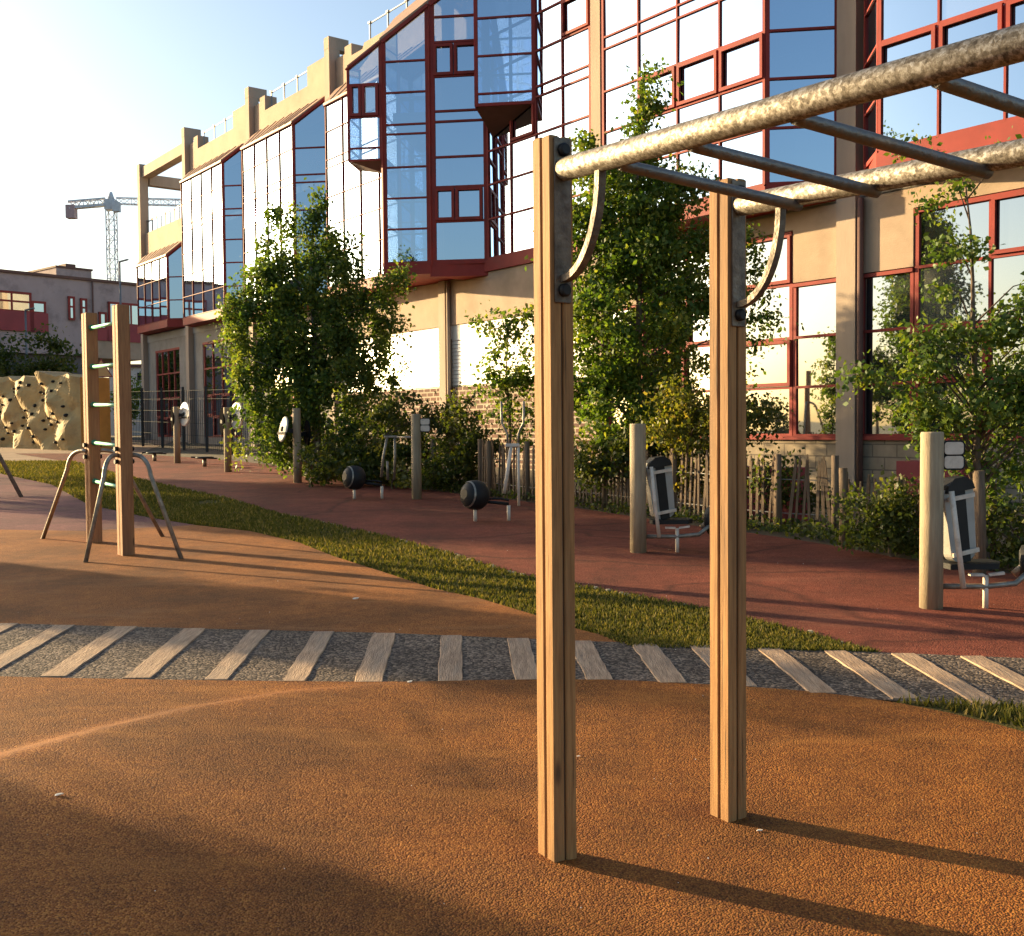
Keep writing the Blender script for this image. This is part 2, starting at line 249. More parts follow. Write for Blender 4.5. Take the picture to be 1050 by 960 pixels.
# ------------------------------------------------------------------ mesh builder
class MB:
    def __init__(s): s.v = []; s.f = []; s.mi = []; s.sm = []; s.mats = []
    def _m(s, m):
        if m is None: return 0
        if m not in s.mats: s.mats.append(m)
        return s.mats.index(m)
    def face(s, pts, m=None, smooth=False):
        i = len(s.v); s.v += [tuple(p) for p in pts]; s.f.append(tuple(range(i, i + len(pts)))); s.mi.append(s._m(m)); s.sm.append(smooth)
    def add(s, verts, faces, m=None, smooth=False):
        i = len(s.v); s.v += [tuple(p) for p in verts]; k = s._m(m)
        for f in faces: s.f.append(tuple(i + a for a in f)); s.mi.append(k); s.sm.append(smooth)
    def box(s, x0, x1, y0, y1, z0, z1, m=None, T=None):
        p = [Vector((x, y, z)) for z in (z0, z1) for (x, y) in ((x0, y0), (x1, y0), (x1, y1), (x0, y1))]
        if T is not None: p = [T @ q for q in p]
        s.add(p, [(3, 2, 1, 0), (4, 5, 6, 7), (0, 1, 5, 4), (1, 2, 6, 5), (2, 3, 7, 6), (3, 0, 4, 7)], m)
    def bbox(s, x0, x1, y0, y1, z0, z1, b=0.006, m=None, T=None):
        """box with chamfered edges"""
        pts = []
        for z, i in ((z0, 0), (z0 + b, 1), (z1 - b, 1), (z1, 0)):
            o = 0 if i else b
            X0, X1, Y0, Y1 = x0 + o, x1 - o, y0 + o, y1 - o; c = b * 0.7
            pts.append([(X0 + c, Y0), (X1 - c, Y0), (X1, Y0 + c), (X1, Y1 - c), (X1 - c, Y1), (X0 + c, Y1), (X0, Y1 - c), (X0, Y0 + c)])
        vs = []
        for ring, z in zip(pts, (z0, z0 + b, z1 - b, z1)): vs += [Vector((x, y, z)) for x, y in ring]
        if T is not None: vs = [T @ q for q in vs]
        fs = [tuple(range(7, -1, -1)), tuple(range(24, 32))]
        for k in range(3):
            for j in range(8): fs.append((k * 8 + j, k * 8 + (j + 1) % 8, k * 8 + 8 + (j + 1) % 8, k * 8 + 8 + j))
        s.add(vs, fs, m)
    def bar(s, p0, p1, w, h, up=(0, 0, 1), m=None):
        p0 = Vector(p0); p1 = Vector(p1); d = (p1 - p0).normalized(); u = Vector(up)
        x = d.cross(u)
        if x.length < 1e-4: x = d.cross(Vector((1, 0, 0)))
        x.normalize(); y = x.cross(d)
        c = [(-w / 2, -h / 2), (w / 2, -h / 2), (w / 2, h / 2), (-w / 2, h / 2)]
        vs = [p + x * a + y * b for p in (p0, p1) for a, b in c]
        s.add(vs, [(3, 2, 1, 0), (4, 5, 6, 7), (0, 1, 5, 4), (1, 2, 6, 5), (2, 3, 7, 6), (3, 0, 4, 7)], m)
    def tube(s, pts, r, n=12, m=None, caps=True, smooth=True):
        pts = [Vector(p) for p in pts]; rs = r if isinstance(r, (list, tuple)) else [r] * len(pts)
        vs = []; px = None
        for i, p in enumerate(pts):
            d = (pts[min(i + 1, len(pts) - 1)] - pts[max(i - 1, 0)]).normalized()
            if px is None:
                px = d.orthogonal().normalized()
            else:
                px = (px - d * px.dot(d)); px = px.normalized() if px.length > 1e-6 else d.orthogonal().normalized()
            py = d.cross(px)
            vs += [p + px * (rs[i] * math.cos(2 * math.pi * j / n)) + py * (rs[i] * math.sin(2 * math.pi * j / n)) for j in range(n)]
        fs = []
        for i in range(len(pts) - 1):
            for j in range(n): fs.append((i * n + j, i * n + (j + 1) % n, (i + 1) * n + (j + 1) % n, (i + 1) * n + j))
        s.add(vs, fs, m, smooth)
        if caps:
            i = len(s.v) - len(vs); k = s._m(m)
            s.f.append(tuple(i + j for j in range(n - 1, -1, -1))); s.mi.append(k); s.sm.append(False)
            b = i + (len(pts) - 1) * n; s.f.append(tuple(b + j for j in range(n))); s.mi.append(k); s.sm.append(False)
    def prism(s, poly, a, b, m=None, T=None):
        """poly: 2D points; extruded along the third axis from a to b; T maps (u,v,w)"""
        T = T or (lambda u, v, w: (u, v, w)); n = len(poly)
        vs = [T(u, v, a) for u, v in poly] + [T(u, v, b) for u, v in poly]
        fs = [tuple(range(n - 1, -1, -1)), tuple(range(n, 2 * n))] + [(i, (i + 1) % n, n + (i + 1) % n, n + i) for i in range(n)]
        s.add(vs, fs, m)
    def build(s, name, m=None, parent=None, recalc=True):
        me = bpy.data.meshes.new(name)
        if not s.mats: s.mats = [m]
        me.from_pydata([tuple(v) for v in s.v], [], s.f)
        for q in s.mats: me.materials.append(M[q] if isinstance(q, str) else (q or M[m] if isinstance(m, str) else q))
        me.polygons.foreach_set('material_index', s.mi); me.polygons.foreach_set('use_smooth', s.sm)
        if recalc:
            bm = bmesh.new(); bm.from_mesh(me); bmesh.ops.recalc_face_normals(bm, faces=bm.faces); bm.to_mesh(me); bm.free()
        me.update()
        o = bpy.data.objects.new(name, me); COL.objects.link(o)
        if parent is not None: o.parent = parent
        return o
def empty(name, loc, rz=0, label=None, cat=None, group=None):
    o = bpy.data.objects.new(name, None); o.empty_display_size = 0.2; COL.objects.link(o)
    o.location = loc; o.rotation_euler = (0, 0, rz); tag(o, label, cat, group); return o
def tag(o, label=None, cat=None, group=None, kind=None):
    if label: o['label'] = label
    if cat: o['category'] = cat
    if group: o['group'] = group
    if kind: o['kind'] = kind
    return o
def kids(o): return [c for c in COL.objects if c.parent == o]
def copy_tree(o, parent=None):
    c = o.copy(); COL.objects.link(c)
    if parent is not None: c.parent = parent
    for ch in kids(o): copy_tree(ch, c)
    return c

# ------------------------------------------------------------------ terrain
SL = 0.029
def G(x, y): return SL * max(0.0, min(y, 46.0) - 4.0)
CREST = [(-3.3, 2.3), (-2.9, 3.4), (-2.55, 4.2), (-2.28, 4.70), (-2.01, 5.12), (-1.67, 5.57), (-1.24, 5.96), (-0.78, 6.21), (-0.3, 6.33)]
AMP = [0.15, 0.15, 0.14, 0.125, 0.11, 0.09, 0.06, 0.025, 0.0]
def hump(x, y):
    best = None
    for i in range(len(CREST) - 1):
        ax, ay = CREST[i]; bx, by = CREST[i + 1]; dx, dy = bx - ax, by - ay; l2 = dx * dx + dy * dy
        t = max(0, min(1, ((x - ax) * dx + (y - ay) * dy) / l2)); qx, qy = ax + t * dx, ay + t * dy
        d = math.hypot(x - qx, y - qy)
        if best is None or d < best[0]:
            sgn = -1 if dx * (y - ay) - dy * (x - ax) > 0 else 1
            best = (d, sgn, AMP[i] + (AMP[i + 1] - AMP[i]) * t)
    d, sg, a = best; w = d * sg
    if w < 0:
        u = max(0.0, 1 + w / (0.06 + a * 3.0)); g = u
    else:
        u = max(0.0, 1 - w / 3.0); g = u * u * (3 - 2 * u)
    return a * g
def sheet(name, poly, m, dz, step=None, bump=None, kind='structure'):
    bm = bmesh.new(); bm.faces.new([bm.verts.new((x, y, 0)) for x, y in poly])
    xs = [p[0] for p in poly]; ys = [p[1] for p in poly]
    cuts = [((0, 4, 0), (0, 1, 0)), ((0, 46, 0), (0, 1, 0))]
    if step:
        cuts += [((0, y, 0), (0, 1, 0)) for y in np.arange(min(ys) + step / 2, max(ys), step)]
        cuts += [((x, 0, 0), (1, 0, 0)) for x in np.arange(min(xs) + step / 2, max(xs), step)]
    for co, no in cuts:
        bmesh.ops.bisect_plane(bm, geom=bm.verts[:] + bm.edges[:] + bm.faces[:], plane_co=co, plane_no=no, dist=1e-5)
    bmesh.ops.triangulate(bm, faces=[f for f in bm.faces if len(f.verts) > 4])
    for v in bm.verts: v.co.z = G(v.co.x, v.co.y) + dz + (bump(v.co.x, v.co.y) if bump else 0)
    for f in bm.faces:
        if f.normal.z < 0: f.normal_flip()
        f.smooth = True
    bmesh.ops.recalc_face_normals(bm, faces=bm.faces)
    if sum(f.normal.z for f in bm.faces) < 0: bmesh.ops.reverse_faces(bm, faces=bm.faces)
    me = bpy.data.meshes.new(name); bm.to_mesh(me); bm.free(); me.materials.append(M[m])
    o = bpy.data.objects.new(name, me); COL.objects.link(o); tag(o, kind=kind); return o

def chaikin(p, n=2):
    for _ in range(n):
        q = [p[0]]
        for a, b in zip(p, p[1:]): q += [(a[0] * .75 + b[0] * .25, a[1] * .75 + b[1] * .25), (a[0] * .25 + b[0] * .75, a[1] * .25 + b[1] * .75)]
        p = q + [p[-1]]
    return p
TOP = [(-12, 9.25), (-7, 8.75), (-3.94, 8.18), (-2.36, 7.93), (-0.9, 7.72), (0.46, 7.42), (1.71, 7.17), (2.93, 6.90), (4.2, 6.62), (7, 5.95)]
BOT = [(-12, 7.6), (-7, 7.15), (-3.18, 6.57), (-1.83, 6.43), (-0.74, 6.3), (0.5, 6.2), (1.39, 6.08), (2.2, 5.88), (2.73, 5.72), (4.2, 5.4), (7, 4.7)]
GRED = [(-22, 29.9), (-14.18, 29.7), (-12.03, 29.39), (-9.56, 25.32), (-7.05, 21.44), (-4.79, 18.2), (-3.54, 15.97), (-2.53, 14.56), (-1.65, 13.27), (-0.75, 11.8), (0.0, 10.35), (0.55, 9.66), (1.51, 8.59), (1.9, 7.95), (2.18, 7.5), (2.40, 7.02)]
OEDGE = [(0.83, 7.36), (0.6, 7.65), (0.43, 7.87), (0.14, 8.38), (-0.27, 9.02), (-0.71, 9.53), (-1.30, 10.51), (-1.92, 11.51), (-2.56, 12.71), (-3.4, 13.8), (-4.3, 14.5), (-5.26, 15.47), (-6.88, 17.4), (-9.32, 21.68), (-11.93, 24.98), (-22, 26)]
RFAR = [(-16, 34.5), (-14.22, 34.2), (-12.17, 33.7), (-9.5, 31.5), (-6.91, 28.67), (-5.0, 25.3), (-3.35, 22.28), (-1.34, 19.35), (-0.09, 17.77), (1.1, 16.14), (2.21, 14.2), (2.85, 13.34), (3.6, 12.1), (4.07, 10.9), (4.8, 9.86), (6.5, 8.2), (9, 6.5)]
sheet('ground', [(-400, -60), (400, -60), (400, 900), (-400, 900)], 'soil', -0.016)
sheet('bare_ground', [(-40, 24), (-22, 29.8), (-14.2, 29.6), (-12, 29.3), (-11.5, 33.2), (-12.17, 35.7), (-14, 45), (-60, 45)], 'dirt', -0.008)
turf = sheet('grass_verge', GRED + [(1.6, 7.1), (0.8, 7.2)] + OEDGE[1:], 'turf', -0.004)
sheet('red_rubber_path', list(reversed(chaikin(RFAR))) + GRED[2:] + [(2.93, 6.88), (4.2, 6.6), (7, 5.93), (9, 5.5)], 'red', 0.0)
sheet('orange_rubber_pad', [(x, y - 0.02) for x, y in TOP[:7] if x < 0.8] + [(0.83, 7.34)] + OEDGE[1:10] + [(-4.3, 14.5), (-5.6, 13.95), (-7.5, 14.3), (-12, 14.8)], 'orange_far', 0.004)
sheet('purple_rubber_pad', [(-4.3, 14.5), (-5.26, 15.47), (-6.88, 17.4), (-9.32, 21.68), (-11.93, 24.98), (-22, 26), (-25, 15.5), (-12, 14.8), (-7.5, 14.3), (-5.6, 13.95)], 'purple', 0.004)
sheet('gravel_path', TOP + list(reversed(BOT)), 'gravel', 0.008)
FRONT = [(-12, 7.55), (-7, 7.1), (-3.18, 6.56), (-1.83, 6.43), (-0.74, 6.36), (-0.3, 6.38), (0.19, 6.39), (0.6, 6.37), (1.0, 6.28), (1.45, 6.17), (1.84, 6.02), (2.23, 5.75), (2.56, 5.33), (2.95, 4.6), (3.3, 3.4), (3.4, 1.5), (3.2, -2), (0, -4), (-12, -4)]
fp_ = chaikin(FRONT, 1)
sheet('orange_rubber_mound', fp_, 'orange', 0.014, 0.07, hump)
sheet('grass_corner', [(2.0, 5.85), (2.2, 5.89), (2.73, 5.73), (4.2, 5.41), (7, 4.7), (9, 2), (9, -2), (3.1, -2), (3.3, 1.5), (3.2, 3.4), (2.85, 4.6), (2.46, 5.33), (2.2, 5.65)], 'turf', 0.010)

# sleepers laid across the gravel
SLX = [-4.3, -3.85, -3.39, -2.90, -2.36, -1.86, -1.38, -0.93, -0.44, 0.03, 0.46, 0.89, 1.28, 1.71, 2.13, 2.54, 2.95, 3.38, 3.8]
def interp(P, x):
    for a, b in zip(P, P[1:]):
        if a[0] <= x <= b[0]: return a[1] + (b[1] - a[1]) * (x - a[0]) / (b[0] - a[0])
    return P[-1][1]
ords = ['first', 'second', 'third', 'fourth', 'fifth', 'sixth', 'seventh', 'eighth', 'ninth', 'tenth', 'eleventh', 'twelfth', 'thirteenth', 'fourteenth', 'fifteenth', 'sixteenth', 'seventeenth']
vis = [x for x in SLX if -4.0 < x < 3.4]
for x in vis:
    i = vis.index(x)
    yt = interp(TOP, x) - 0.03; yb = max(interp(BOT, x) + 0.02, interp(FRONT, x + 0.05) + 0.0)
    mb = MB(); n = 9; w = 0.082 + random.uniform(-.006, .008); ring = []
    for k in range(n + 1):
        f = k / n; y = yb + (yt - yb) * f; xc = x + 0.055 * (1 - f)
        j = [random.uniform(-.005, .005) for _ in range(2)]
        z = G(xc, y); zt = z + 0.016 + random.uniform(-.002, .002)
        ring.append([(xc - w + j[0], y, z), (xc - w + 0.008 + j[0], y, zt), (xc + w - 0.008 + j[1], y, zt), (xc + w + j[1], y, z)])
    for a, b in zip(ring, ring[1:]):
        for k in range(3): mb.face([a[k], a[k + 1], b[k + 1], b[k]])
    mb.face(ring[0]); mb.face(list(reversed(ring[-1])))
    o = mb.build('timber_sleeper', 'sleeper')
    tag(o, '%s pale weathered timber sleeper from the left set across the gravel path' % ords[i] if i != len(vis) - 1 else 'pale weathered timber sleeper nearest the right edge set across the gravel path', 'sleeper', 'timber sleepers across the gravel path')

# pale stones and grass blades
def in_poly(x, y, poly):
    c = False; j = len(poly) - 1
    for i in range(len(poly)):
        if (poly[i][1] > y) != (poly[j][1] > y) and x < (poly[j][0] - poly[i][0]) * (y - poly[i][1]) / (poly[j][1] - poly[i][1]) + poly[i][0]: c = not c
        j = i
    return c
def set_var(me, vals):
    a = me.attributes.new('var', 'FLOAT', 'FACE'); a.data.foreach_set('value', vals)
def blades(name, poly, n, hmin, hmax, nearbias, dz=0.0):
    vs = []; fs = []; va = []
    xs = [p[0] for p in poly]; ys = [p[1] for p in poly]; x0, x1, y0, y1 = min(xs), max(xs), min(ys), max(ys); k = 0
    while k < n:
        y = y0 + (y1 - y0) * random.random() ** nearbias; x = random.uniform(x0, x1)
        if not in_poly(x, y, poly): continue
        if mnoise.noise(Vector((x * 1.1, y * 1.1, 3.1))) + .6 * mnoise.noise(Vector((x * 3.7, y * 3.7, 8))) < random.uniform(-.85, -.12): k += 1; continue
        z = G(x, y) - 0.006 + dz; h = random.uniform(hmin, hmax) * (0.8 + 0.05 * y); a = random.uniform(0, 6.28); w = 0.005 + 0.0007 * y
        lx, ly = random.gauss(0, .4) * h, random.gauss(0, .4) * h; i = len(vs)
        vs += [(x - w * math.cos(a), y - w * math.sin(a), z), (x + w * math.cos(a), y + w * math.sin(a), z), (x + lx, y + ly, z + h)]
        fs.append((i, i + 1, i + 2)); va.append(min(1, max(0, random.gauss(.5, .25)))); k += 1
    me = bpy.data.meshes.new(name); me.from_pydata(vs, [], fs); me.materials.append(M['blade']); set_var(me, va)
    o = bpy.data.objects.new(name, me); COL.objects.link(o); return o
VERGE = GRED[1:] + [(1.6, 7.12), (0.8, 7.22)] + OEDGE[1:-1]
o = blades('verge_grass', VERGE, 76000, 0.012, 0.04, 2.0); tag(o, 'strip of short green grass between the orange and red rubber surfaces', 'grass', kind='stuff')
o = blades('corner_grass', [(2.1, 5.86), (2.73, 5.74), (3.6, 5.55), (3.6, 4.2), (3.1, 4.3), (2.62, 5.33), (2.3, 5.72)], 3500, 0.03, 0.07, 1.0, 0.014); tag(o, 'small wedge of grass between gravel path and orange pad at right', 'grass', kind='stuff')
# crumbling pale edge between grass and red path
mb = MB()
for a, b in zip(GRED[3:], GRED[4:]):
    l = math.hypot(b[0] - a[0], b[1] - a[1]); n = int(l / 0.07)
    for k in range(n):
        if random.random() < 0.45: continue
        f = (k + random.random()) / n; x = a[0] + (b[0] - a[0]) * f + random.gauss(0, .02); y = a[1] + (b[1] - a[1]) * f + random.gauss(0, .02)
        r = random.uniform(.01, .035); z = G(x, y)
        ang = [2 * math.pi * q / 6 + random.uniform(-.3, .3) for q in range(6)]
        base = [(x + r * math.cos(q), y + r * math.sin(q), z - 0.005) for q in ang]; tp = [(x + .6 * r * math.cos(q), y + .6 * r * math.sin(q), z + r * .5) for q in ang]
        mb.add(base + tp, [tuple(range(6, 12))] + [(i, (i + 1) % 6, 6 + (i + 1) % 6, 6 + i) for i in range(6)])
o = mb.build('edge_gravel', 'pale_edge'); tag(o, 'crumbled pale edging along the red rubber path beside the grass', 'edging', kind='stuff')

# small pale scraps lying about
for x, y, s, lab in ((-1.33, 9.0, .03, 'white scrap of paper lying on the dark patch of orange rubber beyond the gravel path'), (0.30, 5.0, .008, 'small pale crumb on orange rubber between the two tall monkey bar posts'),
                     (0.95, 4.12, .010, 'pale crumb lying close behind the shadow of the right monkey bar post'), (-1.83, 4.25, .016, 'flat pale flake lying on orange rubber near the bright ridge at left'), (-0.62, 6.33, .018, 'thin pale sliver lying at the gravel path edge in front of a sleeper')):
    mb = MB(); z = G(x, y) + 0.016 + hump(x, y)
    ang = sorted(random.uniform(0, 6.28) for _ in range(7)); base = [(x + s * math.cos(q) * random.uniform(.6, 1.3), y + .7 * s * math.sin(q), z + .001) for q in ang]
    mb.add(base + [(p[0] + .3 * s, p[1] + .1 * s, p[2] + .3 * s) for p in base], [tuple(range(7)), tuple(range(7, 14))] + [(i, (i + 1) % 7, 7 + (i + 1) % 7, 7 + i) for i in range(7)])
    tag(mb.build('scrap', 'scrap'), lab, 'litter', 'scraps lying on the ground')

mb = MB(); gr = random.Random(77)
for _ in range(420):
    y = 2.6 + 11 * gr.random() ** 1.4; x = gr.uniform(-.55, .5) * y + gr.uniform(-.3, .3)
    z = G(x, y) + 0.013 + (hump(x, y) if y < 6.5 else 0); s_ = gr.uniform(.0015, .005)
    p = [Vector((x + s_ * math.cos(q), y + s_ * math.sin(q), z)) for q in (0.2, 1.7, 3.3, 4.9)]
    mb.add(p + [Vector((x, y, z + s_ * 1.1))], [(0, 1, 4), (1, 2, 4), (2, 3, 4), (3, 0, 4)], 'scrap' if gr.random() < .3 else ('gravel' if gr.random() < .6 else 'bark'))
o = mb.build('grit', 'scrap'); tag(o, 'fine grit and leaf crumbs scattered over the rubber and gravel', 'grit', kind='stuff')

# ------------------------------------------------------------------ monkey bars
PD = Vector((0.559, -0.829, 0)); PR = Vector((0.829, 0.559, 0))   # along the rails / along the rungs
PANG = math.atan2(PD.y, PD.x)
def grooved_post(mb, T, L_, W_, h, g=0.009, gap=0.008, z0=0.0):
    """four square strips with dark gaps between them: local x = wide side, y = narrow side"""
    a = L_ / 2; b = W_ / 2
    mb.box(-a + g, a - g, -b + g, b - g, z0, h - 0.01, 'groove', T)
    for sx in (-1, 1):
        for sy in (-1, 1):
            x0, x1 = sorted((sx * gap / 2, sx * a)); y0, y1 = sorted((sy * gap / 2, sy * b))
            mb.bbox(x0, x1, y0, y1, z0, h + random.uniform(-.004, .002), 0.006, 'timber', T)
mb_root = empty('monkey_bars', (0.13, 3.86, 0.0), 0, 'monkey bars with two tall grooved timber posts carrying flaking galvanised rails', 'monkey bars')
P1 = Vector((0.155, 3.90, 0)); P2 = Vector((0.862, 4.28, 0))
off = Vector(mb_root.location)
RAIL = 3.1; DZ = -0.036
zr1, zr2 = 2.51, 2.455
for (P, H_, zr) in ((P1, 2.635, zr1), (P2, 2.565, zr2)):
    gz_ = G(P.x, P.y)
    T = Matrix.Translation(P - off) @ Matrix.Rotation(PANG, 4, 'Z')
    mb = MB(); grooved_post(mb, T, 0.108, 0.102, H_, z0=-0.05); mb.build('post', 'timber', mb_root)
    mb = MB(); mb.bbox(0.0542, 0.062, -0.036, 0.036, zr - 0.47, H_ - 0.012, 0.003, 'plate', T)
    plate = mb.build('mounting_plate', 'plate', mb_root)
    for z in (H_ - 0.055, zr - 0.425):
        c = T @ Vector((0.062, 0, z)); e = T @ Vector((0.085, 0, z))
        mb = MB(); mb.tube([c, c + (e - c) * .7, e], [0.0235, 0.0235, 0.017], 20, 'black'); mb.build('bolt_cap', 'black', plate)
    # rail
    s0 = P + PD * 0.062 - off + Vector((0, 0, zr)); e0 = P + PD * RAIL - off + Vector((0, 0, zr + DZ * RAIL))
    mb = MB(); mb.tube([s0, s0 + PD * .012, e0], [0.034, 0.041, 0.041], 28); mb.build('rail', 'galv', mb_root)
    # curved flat brace from rail down to plate
    pts = []
    for k in range(15):
        a = math.pi / 2 * k / 14
        px = 0.064 + 0.21 * math.sin(a) ** 0.9 ; pz = zr - 0.385 + 0.34 * (1 - math.cos(a)) ** 0.95
        pts.append(P - off + PD * px + Vector((0, 0, pz)))
    mb = MB()
    for q in range(len(pts) - 1): pass
    vs = []
    for i, p in enumerate(pts):
        d = (pts[min(i + 1, 14)] - pts[max(i - 1, 0)]).normalized(); nn = PR.cross(d).normalized()
        vs += [p + PR * a + nn * b for a, b in ((-.016, -.012), (.016, -.012), (.016, .012), (-.016, .012))]
    fs = [(0, 1, 2, 3), (56, 57, 58, 59)] + [(i * 4 + j, i * 4 + (j + 1) % 4, i * 4 + 4 + (j + 1) % 4, i * 4 + 4 + j) for i in range(14) for j in range(4)]
    mb.add(vs, fs); mb.build('brace', 'plate', mb_root)
    # far-end post, behind the viewer's right shoulder
    Pe = P + PD * (RAIL + 0.05); T2 = Matrix.Translation(Pe - off) @ Matrix.Rotation(PANG, 4, 'Z')
    mb = MB(); grooved_post(mb, T2, 0.108, 0.102, H_ + DZ * RAIL, z0=-0.1); mb.build('post', 'timber', mb_root)
for i, t in enumerate((0.36, 0.70, 1.11, 1.55, 1.97, 2.38, 2.78)):
    a = P1 + PD * t - off + Vector((0, 0, zr1 + DZ * t - 0.026)); b = P2 + PD * t - off + Vector((0, 0, zr2 + DZ * t - 0.040))
    d = (b - a).normalized()
    mb = MB(); mb.tube([a + d * 0.012, a + d * .04, b - d * .03, b + d * 0.005], [0.019, 0.0205, 0.0205, 0.019], 18); mb.build('rung', 'darksteel', mb_root)

# ------------------------------------------------------------------ ladder frame at left
def arch_leg(mb, top, foot, out, r=0.024):
    """tube leaving the post level, bending over and running straight to the foot"""
    top = Vector(top); foot = Vector(foot); o = Vector(out).normalized()
    dirn = Vector((foot.x - top.x, foot.y - top.y, 0)); dl = dirn.length; dn = dirn.normalized()
    ctrl = top + dn * dl * 0.36 + Vector((0, 0, 0.03)); pts = []
    knee = top + (foot - top) * 0.0 + dn * dl * 0.42 + Vector((0, 0, -0.22))
    for k in range(11):
        t = k / 10; pts.append(top * (1 - t) ** 2 + ctrl * 2 * t * (1 - t) + knee * t * t)
    pts.append(foot); mb.tube(pts, r, 14)
LA = Vector((-4.26, 11.78, 0)); LB = Vector((-5.02, 12.84, 0))
lad = empty('ladder_frame', (LA.x, LA.y, G(LA.x, LA.y)), 0, 'tall timber ladder frame with green rungs and arched steel legs at left', 'climbing frame')
lo = Vector(lad.location)
ldir = (LB - LA).normalized(); lang = R_(41)
for P in (LA, LB):
    g0 = G(P.x, P.y); T = Matrix.Translation(P - lo) @ Matrix.Rotation(lang, 4, 'Z')
    mb = MB(); mb.bbox(-.068, .068, -.08, -.004, g0 - .05, g0 + 2.74, .008, 'timber2', T); mb.bbox(-.068, .068, .004, .08, g0 - .05, g0 + 2.74, .008, 'timber2', T); mb.box(-.058, .058, -.03, .03, g0, g0 + 2.7, 'groove', T)
    mb.build('post', 'timber2', lad)
    for z in (1.03, 1.17):
        for s in (-1, 1):
            c = P - lo + Vector((.755 * s * .072, .656 * s * .072, g0 + z)); mb = MB(); mb.tube([c, c + Vector((.755, .656, 0)) * s * .035], .026, 12, 'black'); mb.build('bolt_cap', 'black', lad)
    feet = [(-4.50, 11.25), (-3.55, 11.45)] if P is LA else [(-5.80, 13.2), (-4.35, 13.3)]
    for f_, s in zip(feet, (-1, 1)):
        mb = MB(); arch_leg(mb, P - lo + Vector((.755 * s * .066, .656 * s * .066, g0 + 1.1)), Vector((f_[0], f_[1], G(*f_))) - lo, (s, 0, 0)); mb.build('leg', 'steel', lad)
for z in (2.56, 2.10, 1.65, 1.20, 0.74):
    a = LA - lo + Vector((0, 0, G(LA.x, LA.y) + z)); b = LB - lo + Vector((0, 0, G(LB.x, LB.y) + z))
    mb = MB(); mb.tube([a + ldir * .04, b - ldir * .04], .02, 12); rg = mb.build('rung', 'green', lad)
    mb = MB(); mb.tube([b - ldir * .13, b - ldir * .05], .034, 12); mb.build('sleeve', 'greendark', rg)
# neighbour unit, only one leg reaches into the picture
LC = Vector((-9.95, 18.75, 0))
lf = empty('ladder_frame', (LC.x, LC.y, G(LC.x, LC.y)), 0, 'steel leg of a second timber frame at the far left edge', 'climbing frame'); lo2 = Vector(lf.location)
mb = MB(); T = Matrix.Rotation(lang, 4, 'Z'); mb.bbox(-.085, .085, -.05, .05, -.05, 2.7, .008, 'timber2', T); mb.build('post', 'timber2', lf)
for f_ in ((-8.66, 18.9), (-11.2, 18.0)):
    mb = MB(); arch_leg(mb, (0, 0, 1.8), Vector((f_[0], f_[1], G(*f_))) - lo2, (1, 0, 0), .035); mb.build('leg', 'steel', lf)
mb = MB(); mb.bar((.75, -1.2, -.03), (.62, -1.2, .35), .09, .09, m='redpanel'); o = mb.build('red_stub_post', 'redpanel'); o.location = lf.location; tag(o, 'short leaning red post at the left edge on purple rubber', 'post')

# ------------------------------------------------------------------ climbing wall
def rock_wall():
    a = Vector((-23.2, 43.2, 0)); b = Vector((-14.55, 36.4, 0)); u = (b - a).normalized(); nrm = Vector((u.y, -u.x, 0)); ln = (b - a).length
    root = empty('climbing_wall', (b.x, b.y, G(b.x, b.y)), 0, 'low ochre moulded rock climbing wall dotted with dark holds', 'climbing wall'); ro = Vector(root.location)
    nu, nv = 96, 26; r = random.Random(5); P = {}
    tri = lambda q: abs((q % 1.0) - .5) * 2
    def relief(x, z):
        wv = .25 * math.sin(x * .7 + z * .9); a_ = tri(.55 * x + .33 * z + wv * .5); b_ = tri(.37 * x - .62 * z + .37 + wv * .3); c_ = tri(.95 * x + .88 * z + .2)
        return .24 * a_ + .22 * min(b_, a_ + .25) + .09 * c_ + .03 * math.sin(5 * x + 3 * math.sin(3.1 * z)) * math.sin(4.3 * z)
    for i in range(nu + 1):
        x = ln * i / nu; tz = 2.46 + .16 * tri(.31 * x + .2) + .16 * tri(.77 * x)
        for j in range(nv + 1):
            z = tz * j / nv; dd = relief(x, z); edge_ = min(1, (nu - i) / 3)
            P[i, j] = a + u * x + nrm * (dd * edge_ + .05) + Vector((0, 0, z + G(0, 37) - .05)) - ro
    mb = MB()
    for i in range(nu):
        for j in range(nv): mb.face([P[i, j], P[i + 1, j], P[i + 1, j + 1], P[i, j + 1]], 'rock')
    B = lambda p: Vector(p) - nrm * 1.1
    for i in range(nu):
        mb.face([P[i, nv], P[i + 1, nv], B(P[i + 1, nv]), B(P[i, nv])], 'rock'); mb.face([B(P[i, 0]), B(P[i + 1, 0]), B(P[i + 1, nv]), B(P[i, nv])], 'rock')
    for j in range(nv):
        mb.face([P[nu, j], P[nu, j + 1], B(P[nu, j + 1]), B(P[nu, j])], 'rockside'); mb.face([P[0, j], P[0, j + 1], B(P[0, j + 1]), B(P[0, j])], 'rock')
    o = mb.build('rock_face', 'rock', root)
    for k in range(58):
        i = 36 + (k * 37 + k // 3) % 57; j = 2 + (k * 11 + k // 5) % (nv - 3); p = P[i, j]
        h = MB(); s = r.uniform(.04, .07)
        h.tube([p - nrm * .06, p + nrm * .05, p + nrm * .10], [s, s * .9, s * .45], 8); h.build('climbing_hold', 'black', root)
rock_wall()

